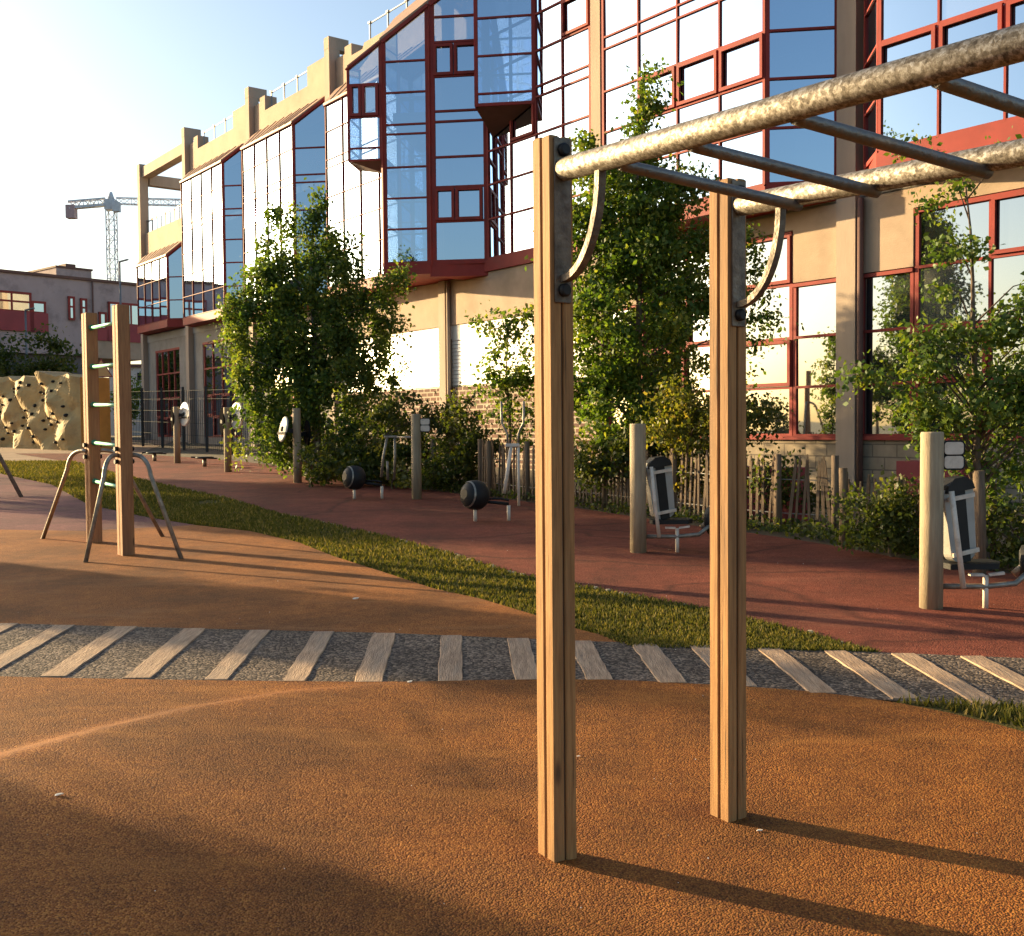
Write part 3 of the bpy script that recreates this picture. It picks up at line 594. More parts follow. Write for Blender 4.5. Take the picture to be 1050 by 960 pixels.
# ------------------------------------------------------------------ gym machines
def plates(mb, x, y, z, w=.15, h=.098, gap=.012):
    """two cream plates with rounded corners in a black frame, facing -y"""
    def rr(cx, cz, w, h, r, y0, y1, m):
        poly = []
        for qx, qz, a0 in ((1, 1, 0), (-1, 1, 90), (-1, -1, 180), (1, -1, 270)):
            for k in range(5):
                a = R_(a0 + k * 22.5); poly.append((cx + qx * (w / 2 - r) + r * math.cos(a), cz + qz * (h / 2 - r) + r * math.sin(a)))
        mb.prism(poly, y0, y1, m, lambda u, v, q: (u, q, v))
    for k in (0, 1):
        cz = z - k * (h + gap)
        rr(x, cz, w + .028, h + .028, .035, y - .012, y + .004, 'black'); rr(x, cz, w, h, .025, y - .018, y - .0125, 'cream')
def log_post(root, h, r, sign=True, x=0, y=0):
    mb = MB(); mb.tube([(x, y, -.05), (x, y, h * .5), (x, y, h - .015), (x, y, h)], [r, r * .985, r * .97, r * .92], 28); p = mb.build('post', 'log', root)
    if sign:
        mb = MB(); plates(mb, x + r + .07, y - .02, h - .13); mb.box(x + r * .3, x + r + .05, y - .006, y + .012, h - .26, h - .1, 'black'); mb.build('sign_plates', 'cream', p)
def leg_press(loc, rz, label, sign):
    r = empty('leg_press_machine', loc, rz, label, 'gym machine', 'leg press machines along the red path')
    log_post(r, 1.40, .09, sign)
    # reclined back pad: long rounded board seen three-quarter on
    T = Matrix.Translation((.30, .12, .35)) @ Matrix.Rotation(R_(24), 4, 'Z') @ Matrix.Rotation(R_(-7), 4, 'Y')
    def pad(w, y0, y1, m, mb, z0=0, z1=.66):
        poly = []
        for k in range(13):
            a = math.pi * k / 12; poly.append((w / 2 * math.cos(a), z1 - .10 + .10 * math.sin(a)))
        for k in range(13):
            a = math.pi + math.pi * k / 12; poly.append((w / 2 * .85 * math.cos(a), z0 + .08 + .08 * math.sin(a)))
        mb.prism(poly, y0, y1, m, lambda u, v, q: T @ Vector((u, q, v)))
    mb = MB(); pad(.32, -.02, .06, 'white', mb); bp = mb.build('back_pad', 'white', r)
    mb = MB(); mb.prism([(-.055, .0), (.055, .0), (.055, .655), (-.055, .655)], -.034, -.0205, 'black', lambda u, v, q: T @ Vector((u, q, v)))
    mb.prism([(-.15, .58), (.15, .58), (.13, .64), (.06, .69), (-.06, .69), (-.13, .64)], -.05, .07, 'black', lambda u, v, q: T @ Vector((u, q, v)))
    mb.build('pad_strip', 'black', bp)
    for z in (.08, .53): mb = MB(); mb.prism([(-.14, z - .017), (.14, z - .017), (.14, z + .017), (-.14, z + .017)], -.05, -.0345, 'cream', lambda u, v, q: T @ Vector((u, q, v))); mb.build('clamp_bar', 'cream', bp)
    mb = MB(); mb.tube([(.14, -.04, .93), (.17, -.09, .55), (.215, -.10, .17)], .021, 10, 'cream'); mb.build('lever', 'cream', r)
    mb = MB()
    poly = [(.16, .0), (.55, .02), (.62, .16), (.6, .34), (.2, .3), (.14, .14)]
    mb.prism(poly, .30, .345, 'black'); mb.build('seat', 'black', r)
    mb = MB(); mb.tube([(.08, 0, .17), (.42, -.03, .17), (.66, -.02, .19), (.80, 0, .30)], .023, 12); mb.build('base_tube', 'steel', r)
    mb = MB(); mb.tube([(.42, -.03, -.02), (.42, -.03, .26)], .022, 10); q = mb.build('pedal_post', 'cream', r)
    mb = MB()
    for s in (-1, 1): mb.bar((.42 + s * .02, -.04, .265), (.42 + s * .13, -.05 - s * .02, .275 + s * .008), .06, .018, m='cream')
    mb.build('foot_rest', 'cream', q)
    mb = MB(); mb.tube([(.70, .1, .25), (.80, .09, .33), (.88, .07, .47)], .03, 10); mb.build('foot_arm', 'steel', r)
    mb = MB(); c = Vector((.86, .1, .33)); ax = Vector((.85, -.5, .1)).normalized()
    mb.tube([c - ax * .09, c - ax * .07, c + ax * .07, c + ax * .09], [.12, .155, .155, .12], 24); mb.build('weight_drum', 'black', r)
    return r
leg_press((1.37, 11.66, G(0, 11.66)), 0, 'leg press machine with pale round post beyond the gap between monkey bar posts', False)
leg_press((3.33, 8.50, G(0, 8.5)), 0, 'leg press machine with cream sign plates on its post near the right edge', True)

def rider(loc, label, style):
    r = empty('rider_machine', loc, 0, label, 'gym machine', 'rider machines with black drum seats on the red path')
    mb = MB(); c = Vector((0, 0, .36)); ax = Vector((-.75, -.6, .12)).normalized(); n = 9; pts = []; rs = []
    for k in range(n):
        t = -1 + 2 * k / (n - 1); pts.append(c + ax * t * .19); rs.append(.205 * max(.12, (1 - abs(t) ** 2.6)) ** .5)
    mb.tube(pts, rs, 28); d = mb.build('drum_seat', 'black', r)
    mb = MB(); mb.tube([c + ax * .115, c + ax * .135], [.183, .168], 28, caps=False); mb.build('rim', 'steel', d)
    mb = MB(); mb.tube([(0, 0, -.02), (0, 0, .2)], .026, 12); mb.build('leg', 'cream', r)
    mb = MB(); mb.tube([(.46, .05, -.02), (.46, .05, .21)], .026, 12); mb.build('leg', 'cream', r)
    mb = MB(); mb.tube([(.1, .0, .27), (.3, .02, .25), (.46, .05, .23)], .022, 10); mb.tube([(.15, .05, .3), (.35, .1, .3), (.46, .05, .28)], .014, 8); mb.build('beam', 'black', r)
    if style:
        mb = MB(); mb.tube([(.40, .1, .37), (.44, .1, .62), (.50, .1, 1.02)], .026, 10); mb.tube([(.60, .1, .2), (.60, .1, .6), (.60, .1, 1.02)], .02, 10); mb.build('handle_frame', 'cream', r)
        mb = MB(); mb.bbox(.42, .62, .07, .13, 1.01, 1.06, .01); mb.build('cross_bar', 'cream', r)
        for x0, s in ((.45, -1), (.60, 1)):
            mb = MB(); mb.tube([(x0, .1, 1.05), (x0, .1, 1.18), (x0 + s * .02, .1, 1.24), (x0 + s * .075, .1, 1.34), (x0 + s * .08, .1, 1.64)], .017, 10); mb.build('handle', 'steel', r)
    else:
        mb = MB()
        for a, b, c_ in (((.42, .3, .35), (.46, .3, .7), (.53, .3, 1.03)), ((.64, .3, .3), (.66, .3, .7), (.66, .3, 1.03)), ((.53, .3, .3), (.53, .3, .5), (.53, .3, .62))): mb.tube([a, b, c_], .024, 10)
        mb.build('handle_frame', 'steel', r)
        mb = MB(); mb.bbox(.48, .70, .27, .33, 1.02, 1.06, .01); mb.tube([(.68, .3, 1.03), (1.0, .0, 1.03)], .02, 10); mb.build('cross_bar', 'steel', r)
        log_post(r, 1.42, .085, True, 1.06, -.1)
    return r
rider((-0.51, 14.68, G(0, 14.68)), 'black drum seat machine with forked upright handles left of the nearest monkey bar post', 1)
rider((-2.66, 18.05, G(0, 18.05)), 'black drum seat machine with A frame and signed post further back on red path', 0)

def disc_post(loc, label, mirror):
    r = empty('disc_exerciser', loc, 0, label, 'gym machine', 'disc exercisers along the red path')
    log_post(r, 1.50, .085, not mirror)
    s = -1 if mirror else 1
    ax1 = Vector((-.76, -.64, .06)).normalized() if not mirror else Vector((-.86, -.45, .2)).normalized()
    for c, nm, ax in ((Vector((s * .25, -.10, 1.30 if not mirror else 1.08)), 'disc', ax1), (Vector((-s * .17, .2, 1.18 if not mirror else 1.0)), 'matte_black', Vector((.9, .4, 0)).normalized())):
        rd = .32 if not mirror else .26
        mb = MB(); mb.tube([c - ax * .02, c - ax * .012, c + ax * .012, c + ax * .02], [rd - .03, rd, rd, rd - .03], 40)
        d = mb.build('disc', nm, r)
        mb = MB(); mb.tube([c + ax * .021, c + ax * .05], [.055, .04], 16); mb.bar(c + ax * .03 + Vector((0, 0, -.09)) - ax.cross(Vector((0, 0, 1))) * .3, c + ax * .03 + Vector((0, 0, -.09)) + ax.cross(Vector((0, 0, 1))) * .3, .03, .05); mb.build('handle', 'black', d)
        mb = MB(); mb.bar(c - ax * .023, (0, 0, c.z - .05), .05, .08); mb.build('arm', 'black', r)
    return r
disc_post((-8.90, 28.53, G(0, 28.53)), 'farthest disc exerciser post on the red path with two tilted discs', False)
disc_post((-6.61, 24.96, G(0, 24.96)), 'middle of the three disc exerciser posts on the red path', False)
disc_post((-4.33, 21.63, G(0, 21.63)), 'disc exerciser post nearest the birch with its pale disc on the left', True)
for x, y, lab in ((-9.86, 29.6, 'low black twister platform left of the farthest disc post'), (-7.74, 27.0, 'low black twister platform between the two farther disc posts')):
    r = empty('twister_platform', (x, y, G(x, y)), 0, lab, 'gym machine', 'twister platforms')
    mb = MB(); mb.tube([(0, 0, 0), (0, 0, .2)], .05, 12); mb.build('stem', 'steel', r)
    mb = MB(); mb.tube([(0, 0, .2), (0, 0, .215), (0, 0, .25)], [.2, .24, .22], 20); mb.bar((-.32, 0, .24), (.3, .02, .2), .16, .035); mb.build('platform', 'black', r)

# ------------------------------------------------------------------ glass-fronted building (local x = along facade s, y = outward d, z up)
U = Vector((-0.60419, 0.79684, 0)); P0 = Vector((5.65, 18.0, 0))
BR = math.atan2(U.y, U.x)
bld = empty('office_building', (P0.x, P0.y, 0), BR, 'long concrete office building with faceted glass bays and red window frames', 'building')
COLS = [-6.1, 0.0, 6.2, 12.15, 18.08, 23.88, 29.92, 35.2]
LV = [5.66, 6.6, 7.42, 8.22, 9.05, 9.28, 10.08]
class Bay:
    """collects frame bars and panes of one glazed bay"""
    def __init__(s): s.fr = MB(); s.gl = MB(); s.var = []
    def face(s, q0, q1, z0, zt0, zt1, levels, n, bar=.035, edge=.06, ops=(), m='red_frame', splits=None):
        q0 = Vector((*q0, 0)); q1 = Vector((*q1, 0)); d = (q1 - q0); ln = d.length; d.normalize()
        out = Vector((-d.y, d.x, 0))
        if out.y < -1e-6 and abs(d.x) > 0.5: out = -out
        us = splits or [i / n for i in range(n + 1)]; us = [u * ln for u in us]
        top = lambda u: zt0 + (zt1 - zt0) * u / ln
        pt = lambda u, z, o=0: q0 + d * u + out * o + Vector((0, 0, z))
        lv = [z0] + [z for z in levels if z > z0 + .1]
        # bars
        for i, u in enumerate(us):
            w = edge if i in (0, len(us) - 1) else bar
            uu = min(max(u, w / 2), ln - w / 2)
            s.fr.bar(pt(uu, z0, -.010), pt(uu, top(u), -.010), w, .05, out, m)
        for z in lv:
            ua, ub = 0, ln
            if z > min(zt0, zt1):
                if abs(zt0 - zt1) < 1e-4: continue
                x = (z - zt0) / (zt1 - zt0) * ln
                if z > max(zt0, zt1): continue
                if zt1 > zt0: ua = x
                else: ub = x
            s.fr.bar(pt(ua + .02, z), pt(ub - .02, z), .075, bar if z != z0 else edge, (0, 0, 1), m) if False else s.fr.bar(pt(ua + .02, z, -.009), pt(ub - .02, z, -.009), .045, bar if z != z0 else edge, (0, 0, 1), m)
        s.fr.bar(pt(0, top(0) - edge / 2), pt(ln, top(ln) - edge / 2), .1, edge, (0, 0, 1), m)
        # panes
        zz = lv + [max(zt0, zt1)]
        for i in range(len(us) - 1):
            for j in range(len(zz) - 1):
                a, b = us[i], us[i + 1]; lo, hi = zz[j], zz[j + 1]
                ta, tb = min(hi, top(a)), min(hi, top(b))
                if max(ta, tb) < lo + .02: continue
                poly = [(a, lo), (b, lo)]
                if tb > lo: poly.append((b, tb))
                if ta > lo and tb > lo and min(top(a), top(b)) < hi < max(top(a), top(b)):
                    x = (hi - zt0) / (zt1 - zt0) * ln; poly.append((x, hi))
                if ta > lo: poly.append((a, ta))
                if tb <= lo: poly[1] = ((lo - zt0) / (zt1 - zt0) * ln, lo)
                if ta <= lo: poly[0] = ((lo - zt0) / (zt1 - zt0) * ln, lo)
                k1, k2 = random.gauss(0, .003), random.gauss(0, .003); cu, cz = (a + b) / 2, (lo + hi) / 2
                s.gl.face([pt(x, z, -.02 + k1 * (x - cu) + k2 * (z - cz)) for x, z in poly]); s.var.append(random.random() ** 1.5)
                if (i, j) in ops:
                    e = .06; s.opening(pt, a + .03, b - .03, lo + .03, hi - .03, e, m)
    def opening(s, pt, a, b, lo, hi, e, m):
        for (x0, x1, y0, y1) in ((a, b, lo, lo + e), (a, b, hi - e, hi), (a, a + e, lo + e, hi - e), (b - e, b, lo + e, hi - e)):
            v = [pt(x, z, o) for o in (.0, .055) for x, z in ((x0, y0), (x1, y0), (x1, y1), (x0, y1))]
            s.fr.add(v, [(3, 2, 1, 0), (4, 5, 6, 7), (0, 1, 5, 4), (1, 2, 6, 5), (2, 3, 7, 6), (3, 0, 4, 7)], m)
    def done(s, name, glass='glass', parent=None, label=None):
        o = s.fr.build(name, 'red_frame', parent or bld)
        g = s.gl.build('glass_panes', glass, o, recalc=False); set_var(g.data, s.var)
        if label: o['label'] = label
        return o
def plan_prism(name, plan, z0, z1, m, parent):
    mb = MB(); mb.prism(plan, z0, z1, m); return mb.build(name, m, parent)
def simple_bay(sr, sl, d, zb, ze, n, lv, ops=(), ops2=(), zr=None, bw=.035):
    b = Bay(); zr = zr or ze + d * .95
    a0, b0, c0, e0 = (sr, 0), (sr + d, d), (sl - d, d), (sl, 0)
    b.face(a0, b0, zb, zr, ze, lv, 1, .04, .07, ops2)
    b.face(b0, c0, zb, ze, ze, lv, n, bw, bw * 1.6, ops)
    b.face(c0, e0, zb, ze, zr, lv, 1, .035, .07)
    o = b.done('glazed_bay')
    g = .03; plan_prism('bay_skirt', [(sr - g, -.1), (sr + d - g * .4, d + g), (sl - d + g * .4, d + g), (sl + g, -.1)], zb - .30, zb - .03, 'red_frame', o)
    mb = MB(); e = .05
    A = [(sr, 0, zr + .03), (sr + d - .03, d + e, ze - .0), (sl - d + .03, d + e, ze), (sl, 0, zr + .03)]
    mb.add([Vector(p) for p in A] + [Vector(p) + Vector((0, 0, .05)) for p in A], [(3, 2, 1, 0), (4, 5, 6, 7), (0, 1, 5, 4), (1, 2, 6, 5), (2, 3, 7, 6), (3, 0, 4, 7)], 'bay_roof')
    m_ = 9
    for k in range(1, m_):   # standing seams
        f = k / m_; p = Vector((sr + d + (sl - sr - 2 * d) * f, d + e, ze + .05)); q = Vector((sr + (sl - sr) * f, 0, zr + .08)); mb.bar(p, q, .03, .04, m='bay_roof')
    mb.build('bay_roof', 'bay_roof', o)
    return o
simple_bay(0.21, 6.0, .85, 5.66, 10.85, 4, LV, ops=[(0, 2), (1, 2), (2, 2)])
simple_bay(-5.9, -.28, .80, 5.78, 10.85, 4, [5.78, 6.62, 7.42, 8.22, 9.05, 9.28, 10.08], ops=[(2, 1), (3, 1), (1, 1), (0, 1)])
simple_bay(18.42, 23.72, .77, 5.66, 10.83, 4, LV, bw=.015)
simple_bay(24.66, 29.72, .55, 5.85, 10.92, 4, LV, bw=.015)
simple_bay(30.53, 35.1, .5, 5.95, 8.44, 4, [6.7, 7.6], zr=8.95, bw=.015)
# flat curtain wall between columns and the big stepped oriel
b = Bay(); b.face((6.42, .03), (10.2, .03), 5.66, 12.3, 12.3, LV + [10.9, 11.7], 4, .04, .06, ops=[(0, 6), (1, 1), (2, 3)]); o = b.done('curtain_wall')
plan_prism('bay_skirt', [(6.3, -.1), (6.3, .07), (10.3, .07), (10.3, -.1)], 5.36, 5.63, 'red_frame', o)
simple_bay(12.32, 17.82, .77, 5.66, 10.85, 4, LV, bw=.015)
orl = Bay(); ZR = 12.85
orl.face((10.2, 0), (11.19, .99), 5.62, ZR, ZR - .99, [6.6, 7.43, 8.15, 9.0, 9.25, 10.08, 10.9, 11.5], 1, .05, .11, ops=[])
orl.face((11.22, 1.02), (12.03, 1.83), 5.62, ZR - 1.02, ZR - 1.83, [6.45, 7.2, 7.95, 8.75, 8.98, 9.75, 10.5], 1, .04, .08)
orl.face((12.03, 1.83), (13.05, .80), 5.66, ZR - 1.83, ZR - .8, LV, 1, .03, .05)
# the opening lights of the right-hand tall strip: a red sash band with two small windows
def sash(bay, q0, q1, z0, z1):
    q0 = Vector((*q0, 0)); q1 = Vector((*q1, 0)); d = (q1 - q0); ln = d.length; d.normalize(); out = Vector((-d.y, d.x, 0))
    if out.y > 0 and False: out = -out
    pt = lambda u, z, o=0: q0 + d * u + out * o + Vector((0, 0, z))
    for u0, u1 in ((.06, ln * .56), (ln * .58, ln - .06)): bay.opening(pt, u0, u1, z0, z1, .07, 'red_frame')
sash(orl, (10.26, .06), (11.17, .97), 6.62, 7.40); sash(orl, (10.26, .06), (11.17, .97), 10.1, 10.85)
for q_, zt_ in (((11.20, 1.0), ZR - 1.0), ((12.035, 1.835), ZR - 1.84)):
    orl.fr.box(q_[0] - .035, q_[0] + .035, q_[1] - .035, q_[1] + .035, 5.55, zt_ - .03, 'red_frame')
oo = orl.done('stepped_oriel')
g = .04
plan_prism('bay_skirt', [(10.15, -.1), (11.21, 1.04), (11.21, -.1)], 5.27, 5.59, 'red_frame', oo)
plan_prism('bay_skirt', [(11.19, -.1), (11.19, 1.04), (12.03, 1.88), (13.1, .82), (13.1, -.1)], 5.34, 5.63, 'red_frame', oo)
mb = MB()
A = [(10.2, -.0, ZR), (12.03, 1.90, ZR - 1.86), (13.1, .83, ZR - .83), (12.6, 0, ZR)]
mb.add([Vector(p) for p in A] + [Vector(p) + Vector((0, 0, .07)) for p in A], [(3, 2, 1, 0), (4, 5, 6, 7), (0, 1, 5, 4), (1, 2, 6, 5), (2, 3, 7, 6), (3, 0, 4, 7)], 'bay_roof')
mb.build('bay_roof', 'bay_roof', oo)
def wedge_oriel(q0, q1, q2, tip, z0, zt0, zt1, lv, sashes, ed):
    b = Bay(); b.face(q0, q1, z0, zt0, zt1, lv, 1, .04, ed); b.face(q1, q2, z0, zt1, zt1 + .3, lv, 1, .04, ed)
    for z in sashes: sash(b, q0, q1, z, z + .78)
    o = b.done('corner_oriel')
    mb = MB(); m_ = 'red_frame'
    p = [Vector((*q0, z0)), Vector((*q1, z0)), Vector((*q2, z0)), Vector(tip)]
    ps = p[:3] + [p[3], p[0] + Vector((0, -.0, -.02))]
    mb.face([p[0], p[1], p[3]]); mb.face([p[1], p[2], p[3]]); mb.face([p[0], p[3], p[2]]); mb.face([p[0], p[2], p[1]])
    mb.build('soffit', 'mauve_cap', o)
    t = [Vector((*q0, zt0 + .01)), Vector((*q1, zt1 + .01)), Vector((*q2, zt1 + .31))]
    mb = MB(); mb.add(t + [v + Vector((0, 0, .06)) for v in t], [(2, 1, 0), (3, 4, 5), (0, 1, 4, 3), (1, 2, 5, 4), (2, 0, 3, 5)]); mb.build('bay_roof', 'bay_roof', o)
wedge_oriel((12.06, 1.86), (12.66, 2.45), (13.40, 1.70), (12.35, 1.6, 7.9), 8.16, ZR - 1.86, ZR - 2.45, [8.45, 9.2, 9.98], [9.22], .045)
wedge_oriel((8.32, .04), (9.31, 1.0), (10.24, .04), (9.95, .04, 8.5), 8.95, ZR - .04, ZR - 1.0, [9.2, 10.05, 10.9], [], .07)

# masonry
def wall(name, s0, s1, d0, d1, z0, z1, m):
    mb = MB(); mb.box(s0, s1, d0, d1, z0, z1, m); return mb.build(name, m, bld)
wall('core_wall', -12.4, 35.4, -12, -.16, -.2, 5.3, 'grey')
wall('core_wall', -12.4, 29.9, -12, -2.4, 5.3, 12.1, 'room')
wall('core_wall', 29.9, 35.4, -12, -2.4, 5.3, 8.9, 'room')
wall('floor_slab', -12.4, 35.4, -2.4, -.02, 5.31, 5.6, 'room'); wall('floor_slab', -12.4, 29.9, -2.4, .0, 9.06, 9.27, 'room')
wall('roof_slab', -12.4, 29.9, -2.4, -.46, 11.9, 12.1, 'grey'); wall('roof_slab', 29.9, 35.4, -2.4, -.31, 8.7, 8.9, 'grey')
for s_ in (-12.3, -6.1, 0, 6.2, 12.15, 18.08, 23.88, 29.86): wall('partition', s_ - .06, s_ + .06, -2.4, -.21, 5.6, 11.9, 'room')
wall('partition', 35.2, 35.32, -2.4, -.21, 5.6, 8.7, 'room')
mb = MB(); mb.prism([(10.3, .0), (11.9, 1.62), (12.9, .7), (12.9, .0)], 9.06, 9.27, 'room'); mb.build('floor_slab', 'room', bld)
for s0, s1 in zip(COLS, COLS[1:]):
    i = COLS.index(s0); a, c = s0 + .19, s1 - .19
    if i <= 1:    # blockwork plinth, stepped windows, concrete band
        wall('plinth_wall', a, c, -.15, -.02, -.1, 1.33, 'block')
        lo, hi = a, c
        mb = MB(); mb.box(lo, lo + .98, -.15, -.02, 4.08, 5.34, 'concrete'); mb.box(hi - .98, hi, -.15, -.02, 4.08, 5.34, 'concrete'); mb.box(lo + .98, hi - .98, -.15, -.02, 5.0, 5.34, 'concrete'); mb.build('concrete_band', 'concrete', bld)
        b = Bay(); z_ = [2.25, 3.12]
        b.face((lo, -.05), (lo + .98, -.05), 1.40, 4.06, 4.06, z_, 1, .045, .06)
        b.face((lo + 1.0, -.05), (hi - 1.0, -.05), 1.40, 4.98, 4.98, z_ + [4.06], 3, .045, .07, ops=[(0, 1), (2, 1), (1, 2), (0, 3)] if i == 1 else [(0, 2), (1, 3), (2, 1)])
        b.face((hi - .98, -.05), (hi, -.05), 1.40, 4.06, 4.06, z_, 1, .045, .06)
        o = b.done('window', 'glassdim'); mb = MB(); mb.box(lo, hi, -.05, .04, 1.33, 1.40, 'red_frame'); mb.build('sill', 'red_frame', o)
    elif i in (2, 3):  # brick base, white boards, concrete band
        wall('brick_wall', a, c, -.15, -.01, -.1, 2.62, 'brick')
        mb = MB(); mb.box(a, c, -.15, .0, 4.2, 5.34, 'concrete'); mb.build('concrete_band', 'concrete', bld)
        mb = MB(); mb.box(a, c, -.12, -.05, 3.85, 4.2, 'shutter'); k = 0; z = 2.66
        while z < 3.82:
            mb.prism([(-.11, z), (-.05, z + .006), (-.058, z + .088), (-.11, z + .088)], a + .05, c - .05, 'shutter', lambda u, v, w: (w, u, v)); z += .095
        mb.box(a, c, -.13, -.105, 2.62, 3.86, 'shutter'); mb.build('louvre_boards', 'shutter', bld)
    else:
        wall('grey_wall', a, c, -.15, -.04, 4.9, 5.6, 'grey'); wall('grey_wall', a, a + 1.2, -.15, -.04, 0, 4.9, 'grey'); wall('grey_wall', c - .9, c, -.15, -.04, 0, 4.9, 'grey')
        wall('grey_wall', a + 1.2, c - .9, -.15, -.05, 0, 1.3, 'grey')
        b = Bay(); b.face((a + 1.2, -.08), (c - .9, -.08), 1.3, 4.9, 4.9, [2.1, 2.9, 3.9], 4, .06, .09, ops=[(0, 0), (2, 0), (1, 1), (3, 1)]); b.done('window', 'glassdim')
for k, s in enumerate(COLS):
    top = 13.15 if k != 7 else 12.85
    hw = .185 if s < 4 else .15
    mb = MB(); mb.box(s - hw, s + hw, -.2, .1 if s < 18 else .16, -.2, top); mb.build('column', 'column', bld)
    if 4 <= k <= 6:
        mb = MB(); mb.box(s - .155, s + .155, -.5, .165, 12.85, 13.2); mb.build('column_cap', 'mauve_cap' if False else 'column', bld)
# parapets between the columns
def profile(name, pts, d0, d1, m):
    mb = MB(); mb.prism(pts, d0, d1, m, lambda u, v, w: (u, w, v)); return mb.build(name, m, bld)
for (a, c) in ((18.27, 23.69), (24.07, 29.73)):
    profile('parapet', [(a, 11.2), (c, 11.2), (c, 12.55), (c - .45, 12.55), (c - .45, 12.72), (c - .85, 12.72), (c - .85, 12.22), (a + 1.45, 12.22), (a + 1.45, 12.80), (a, 12.80)], -.45, -.02, 'concrete')
profile('parapet', [(10.2, 11.2), (17.89, 11.2), (17.89, 12.55), (17.35, 12.55), (17.35, 12.75), (16.95, 12.75), (16.95, 12.4), (16.3, 12.4), (16.2, 12.55), (10.2, 12.55)], -.45, -.05, 'concrete')
wall('parapet', -6, 6, -.45, -.03, 11.2, 12.8, 'concrete'); wall('parapet', 6.39, 10.2, -.45, -.05, 12.3, 12.8, 'concrete')
# open frame and terrace at the far end
mb = MB(); mb.box(30.1, 35.02, -.35, .05, 12.3, 12.72); mb.build('frame_beam', 'column', bld)
mb = MB(); mb.box(35.0, 35.36, -6, -.25, 12.0, 12.45); mb.box(30.0, 35.2, -6.3, -5.9, 12.0, 12.45); mb.build('frame_beam', 'column', bld)
mb = MB(); mb.box(35.02, 35.38, -6.3, -5.9, 8.8, 12.45); mb.build('column', 'column', bld)
wall('terrace_wall', 30.1, 35.02, -.3, -.02, 8.85, 9.92, 'concrete')
def railing(s0, s1, d, z, h, step):
    mb = MB(); n = int((s1 - s0) / step)
    for k in range(n + 1):
        s = s0 + (s1 - s0) * k / n; mb.bar((s, d, z - .05), (s, d, z + h), .04, .04); mb.box(s - .06, s + .06, d - .04, d + .04, z + h - .03, z + h + .03)
    for q in (1.0,): mb.bar((s0, d, z + h * q - .02), (s1, d, z + h * q - .02), .03, .03)
    mb.build('railing', 'cable', bld)
railing(19.8, 22.7, -.2, 12.22, .6, .95); railing(25.6, 28.7, -.2, 12.22, .6, 1.0); railing(12.2, 16.2, -.25, 12.55, .6, 1.0); railing(30.3, 35.0, -.15, 9.92, .55, .5)
# drainpipe at the columns' right side
for s in (-.26, 11.9): 
    mb = MB(); mb.tube([(s, .06, 0.1), (s, .06, 5.3)], .05, 10); mb.build('downpipe', 'mauve_cap' if s < 0 else 'column', bld)

# ------------------------------------------------------------------ wing at the left, far houses, crane
wd = Vector((0.66, 0.751, 0)).normalized(); WO = Vector((-20.6, 60.4, 0))
wng = empty('red_grey_building', (WO.x, WO.y, G(0, 60)), math.atan2(wd.y, wd.x), 'mauve grey flat roofed building with red window bands behind climbing wall', 'building')
def wbox(name, s0, s1, d0, d1, z0, z1, m):
    mb = MB(); mb.box(s0, s1, d0, d1, z0, z1, m); return mb.build(name, m, wng)
# local x along the front towards the glass building, y = away from viewer side (left normal), front at y=0 facing -y
WL = -14.6
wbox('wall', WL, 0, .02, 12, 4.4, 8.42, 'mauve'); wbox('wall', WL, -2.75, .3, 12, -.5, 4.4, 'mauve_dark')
wbox('floor_band', -2.75, 0, -.05, 6, 4.3, 5.25, 'concrete')
wbox('coping', WL, 0, -.10, 12, 8.42, 8.56, 'mauve_cap'); wbox('roof_parapet', -4.95, -3.0, -.06, 4, 8.56, 8.95, 'mauve'); wbox('coping', -5.0, -2.95, -.12, 4.1, 8.95, 9.05, 'mauve_cap'); wbox('chimney', -4.3, -3.75, .2, 1.0, 9.05, 9.25, 'mauve_cap')
def wwin(s0, s1, z0, z1, n, lv, red=None):
    b = Bay(); b.face((s1, -.06), (s0, -.06), z0, z1, z1, lv, n, .10, .12, m='red_frame'); o = b.done('window', 'glassdim', wng)
    if red: mb = MB(); mb.box(s0 - .1, s1 + .1, -.10, -.0, red, z0, 'redpanel'); mb.build('red_panel', 'redpanel', o)
wwin(-13.4, -6.3, 6.5, 7.5, 7, [7.0], 5.5); wwin(-6.3, -5.55, 6.5, 7.1, 1, [], 5.5); wwin(-4.35, -3.98, 6.3, 7.5, 1, [6.95]); wwin(-3.68, -3.3, 6.35, 7.45, 1, [6.95]); wwin(-2.1, -.1, 6.2, 7.4, 3, [], 5.25); wwin(-2.65, -2.2, 5.9, 6.8, 1, [], 5.25)
mb = MB(); mb.tube([(-3.0, -.12, 4.5), (-3.0, -.12, 8.4)], .05, 8); mb.build('downpipe', 'mauve_cap', wng)
fh = empty('white_house', (-24.2, 76, G(0, 76)), R_(12), 'small white house glimpsed under the building beyond the ladder frame', 'building')
mb = MB(); mb.box(-4, 6, 0, 6, 0, 4.8, 'farwhite'); mb.build('wall', 'farwhite', fh)
for k in range(7):
    for z in (2.9, 3.9):
        mb = MB(); mb.box(-3.4 + k * 1.3, -2.7 + k * 1.3, -.05, .0, z, z + .5, 'black'); mb.build('window', 'black', fh)
mb = MB(); mb.box(-4.2, 6.2, -.2, 6.2, 4.8, 5.0, 'mauve_cap'); mb.build('roof', 'mauve_cap', fh)

